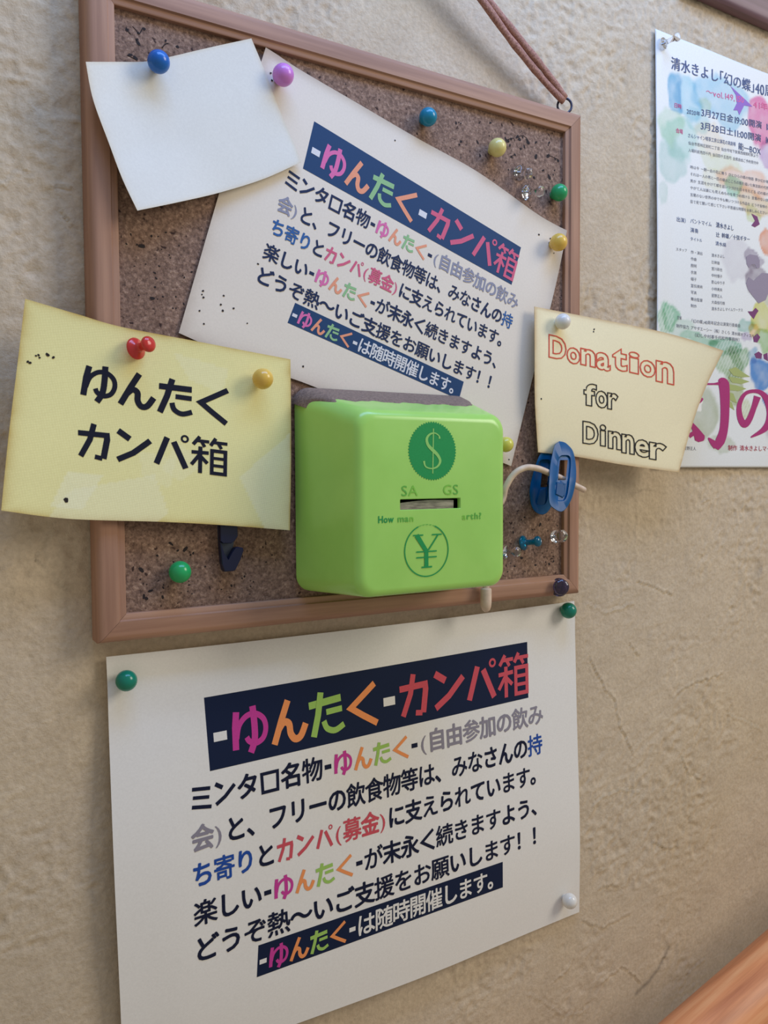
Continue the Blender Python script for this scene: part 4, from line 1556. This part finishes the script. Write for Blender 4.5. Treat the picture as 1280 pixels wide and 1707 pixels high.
def lever(outline, window, depth, thick, rim, name):
    """outline and window as survey points; depth(y) height above the wall of the lever's outer face"""
    O = [(p.x, p.y) for p in catmull([(x, y, 0) for x, y in outline + outline[:1]], 4)][:-1]
    n = len(O)
    L = []
    rim_in = inset_poly(O, (.80, .93))
    rcx, rcy = (937.5, 797) if window and window[0][0] > 920 else (904.5, 804)
    rec = []
    for (x, y) in O:
        dx, dy = x - rcx, y - rcy
        k_ = 1 / ((abs(dx) / 11.0) ** 4 + (abs(dy) / 37.0) ** 4) ** .25
        rec.append((rcx + dx * k_ - dy * k_ * .10, rcy + dy * k_))
    rim_in = [(rcx + (x - rcx) * 1.10, rcy + (y - rcy) * 1.04) for x, y in rec]
    lay = [(O, -thick), (O, -.0006), (inset_poly(O, (.96, .985)), 0.0), (rim_in, 0.0), (rec, -rim)]
    V = []
    for P, dz in lay:
        V += [at(x, y, depth(y) + dz) for x, y in P]
    # window or closed floor
    F = []
    m = len(lay)
    if window:
        cx = sum(p[0] for p in window) / 4; cy = sum(p[1] for p in window) / 4
        xs_ = [p[0] for p in window]; ys_ = [p[1] for p in window]
        W = []
        for (x, y) in rec:
            dx, dy = x - cx, y - cy
            hw, hh = (max(xs_) - min(xs_)) / 2, (max(ys_) - min(ys_)) / 2
            s = min(hw / max(abs(dx), 1e-6), hh / max(abs(dy), 1e-6))
            W.append((cx + dx * s - (dy * s) * .10, cy + dy * s))
        V += [at(x, y, depth(y) - rim) for x, y in W]
        V += [at(x, y, depth(y) - thick) for x, y in W]
        m += 2
    for i in range(m - 1):
        for k in range(n):
            F.append((i * n + k, i * n + (k + 1) % n, (i + 1) * n + (k + 1) % n, (i + 1) * n + k))
    if window:
        for k in range(n):
            F.append(((m - 1) * n + k, (m - 1) * n + (k + 1) % n, (k + 1) % n, k))
    else:
        F.append(tuple((m - 1) * n + k for k in range(n)))
        F.append(tuple(range(n)))
    o = fix_normals(link(name, V, F, M_clip, clip))
    o.data.set_sharp_from_angle(angle=math.radians(45))
    return o


front_d = lambda y: float(np.interp(y, [736, 762, 800, 855], [.0205, .0235, .0310, .0360]))
back_d = lambda y: float(np.interp(y, [740, 765, 800, 858], [.0160, .0168, .0172, .0185]))
lever([(932.5, 735.5), (940, 737), (946, 741), (955, 752), (959.5, 773), (960, 800), (954, 828), (945.6, 845), (938, 852.5), (931, 852.5), (923, 848), (915.6, 840), (914, 822), (914.7, 804),
       (916.6, 776), (920.3, 757), (924.5, 741.6)], [(934.4, 767), (944.7, 767), (941.5, 800.6), (931.6, 800)], front_d, .0030, .0012, 'front_lever')
lever([(912, 748), (922, 752), (926, 770), (926, 800), (922, 835), (914, 852), (904, 858), (893, 854), (885.5, 843), (882.6, 826), (883, 812), (888, 790), (895, 768), (902, 754)],
      [(904, 786), (913, 786), (911, 812), (902, 812)], back_d, .0030, .0012, 'back_lever')
pA, pB = at(930, 806, .0205), at(933, 806, .0300)
pv = empty
link('spring_block', *tube([at(922, 806, .0172), at(929, 808, .0292)], .0026, 12, flat=1.6), M_clip2, clip)
# frosted grip pads on both levers
for (poly, dfn) in (([(928, 803), (943, 806), (941, 826), (938, 830), (926, 824)], front_d), ([(900, 815), (910, 812), (909, 846), (899, 848), (894, 840)], back_d)):
    V = [at(x, y, dfn(y) - .0010) for x, y in poly] + [at(x, y, dfn(y) - .0006) for x, y in inset_poly(poly, (.85, .85))]
    n = len(poly)
    F = [(k, (k + 1) % n, n + (k + 1) % n, n + k) for k in range(n)] + [tuple(range(n, 2 * n))]
    fix_normals(link('grip_pad', V, F, M_clip2, clip, smooth=False))

# ------------------------------------------------------------------ navy hook under the yellow card
M_navy = plastic('navy_plastic', rgb(14, 22, 52), 0.35); M_slate = plastic('slate_plastic', rgb(66, 76, 92), 0.4)
hook = empty('plastic_hook', at(378, 905, CORK_D), 'small navy plastic hook stuck on the cork below the yellow card', 'hook')


def prism(name, poly, d0, d1, m, parent, bev=.0004):
    A = [at(x, y, d0) for x, y in poly]
    cx = sum(p.x for p in A) / len(A); cz = sum(p.z for p in A) / len(A)
    Bq = [Vector((p.x, -(d1 - bev), p.z)) for p in A]
    Cq = [Vector((p.x + (cx - p.x) * .06, -d1, p.z + (cz - p.z) * .06)) for p in A]
    n = len(A)
    V = A + Bq + Cq
    F = [(i * n + k, i * n + (k + 1) % n, (i + 1) * n + (k + 1) % n, (i + 1) * n + k) for i in (0, 1) for k in range(n)]
    F += [tuple(range(n)), tuple(range(3 * n - 1, 2 * n - 1, -1))]
    return fix_normals(link(name, V, F, m, parent, smooth=False))


prism('back_plate', [(361.5, 862), (390, 864), (388, 905), (384, 925), (372, 950), (368, 950), (363, 905)], CORK_D, .0128, M_slate, hook)
prism('hook_arm', [(363, 903), (368.5, 920), (376, 933), (383, 920), (388.5, 912), (394, 911), (401, 912.5), (402, 917), (396, 934), (388.5, 949), (385, 951), (370.6, 952), (366, 940)], .0128, .0165, M_navy, hook)
prism('clamp_block', [(363.5, 866), (392, 868), (393, 893), (388, 901), (382, 905), (368, 905), (364, 902)], .0128, .0160, M_navy, hook)

# ------------------------------------------------------------------ handrail
def rail_pt(X, D=.060):
    a = at(1120.6, 1707, D); b = at(1280, 1567.5, D)
    t = (X - a.x) / (b.x - a.x)
    return a.lerp(b, t)


hr = empty('handrail', rail_pt(.42), 'orange varnished wooden handrail crossing the bottom right corner', 'handrail')
e = (rail_pt(.5) - rail_pt(.3)).normalized()
dn = Vector((e.z, 0, -e.x))
RR = .021
pts = [rail_pt(x) + dn * RR + Vector((0, -.004, 0)) for x in np.linspace(-.3, 1.4, 30)]
hro = link('rail', *tube(pts, RR, 36), M_rail, hr)
for xb in (-.1, 1.0):
    p = rail_pt(xb) + dn * RR
    q = p + dn * (RR + .018)
    link('bracket', *tube(catmull([p + dn * RR * .8, q + Vector((0, .01, 0)), q + Vector((0, .035, 0)), Vector((q.x, .001, q.z))], 6), .005, 12), M_steel, hr)

# ------------------------------------------------------------------ dark framed board high on the right
a = at(1215, 0, .012); b = at(1280, 30, .012)
FZ = (a.z + b.z) / 2
fr = empty('wooden_frame', (a.x + .05, -.001, FZ), 'dark stained wooden frame edge at the very top right corner', 'frame')
fx0, fx1, fz1 = .395, .80, FZ + .30
PR = [(s * 1.8, d * .6) for s, d in PROF]
L1, L2 = fx1 - fx0, fz1 - FZ
frame_rail('frame_rail', fx0, FZ, L1, 'bottom', M_purple, fr, PR)
frame_rail('frame_rail', fx0, fz1, L1, 'top', M_purple, fr, PR)
frame_rail('frame_rail', fx0, fz1, L2, 'left', M_purple, fr, PR)
frame_rail('frame_rail', fx1, fz1, L2, 'right', M_purple, fr, PR)
box_part('panel', fx0 + .024, fx1 - .024, .002, .006, FZ + .024, fz1 - .024, M_cork, fr)
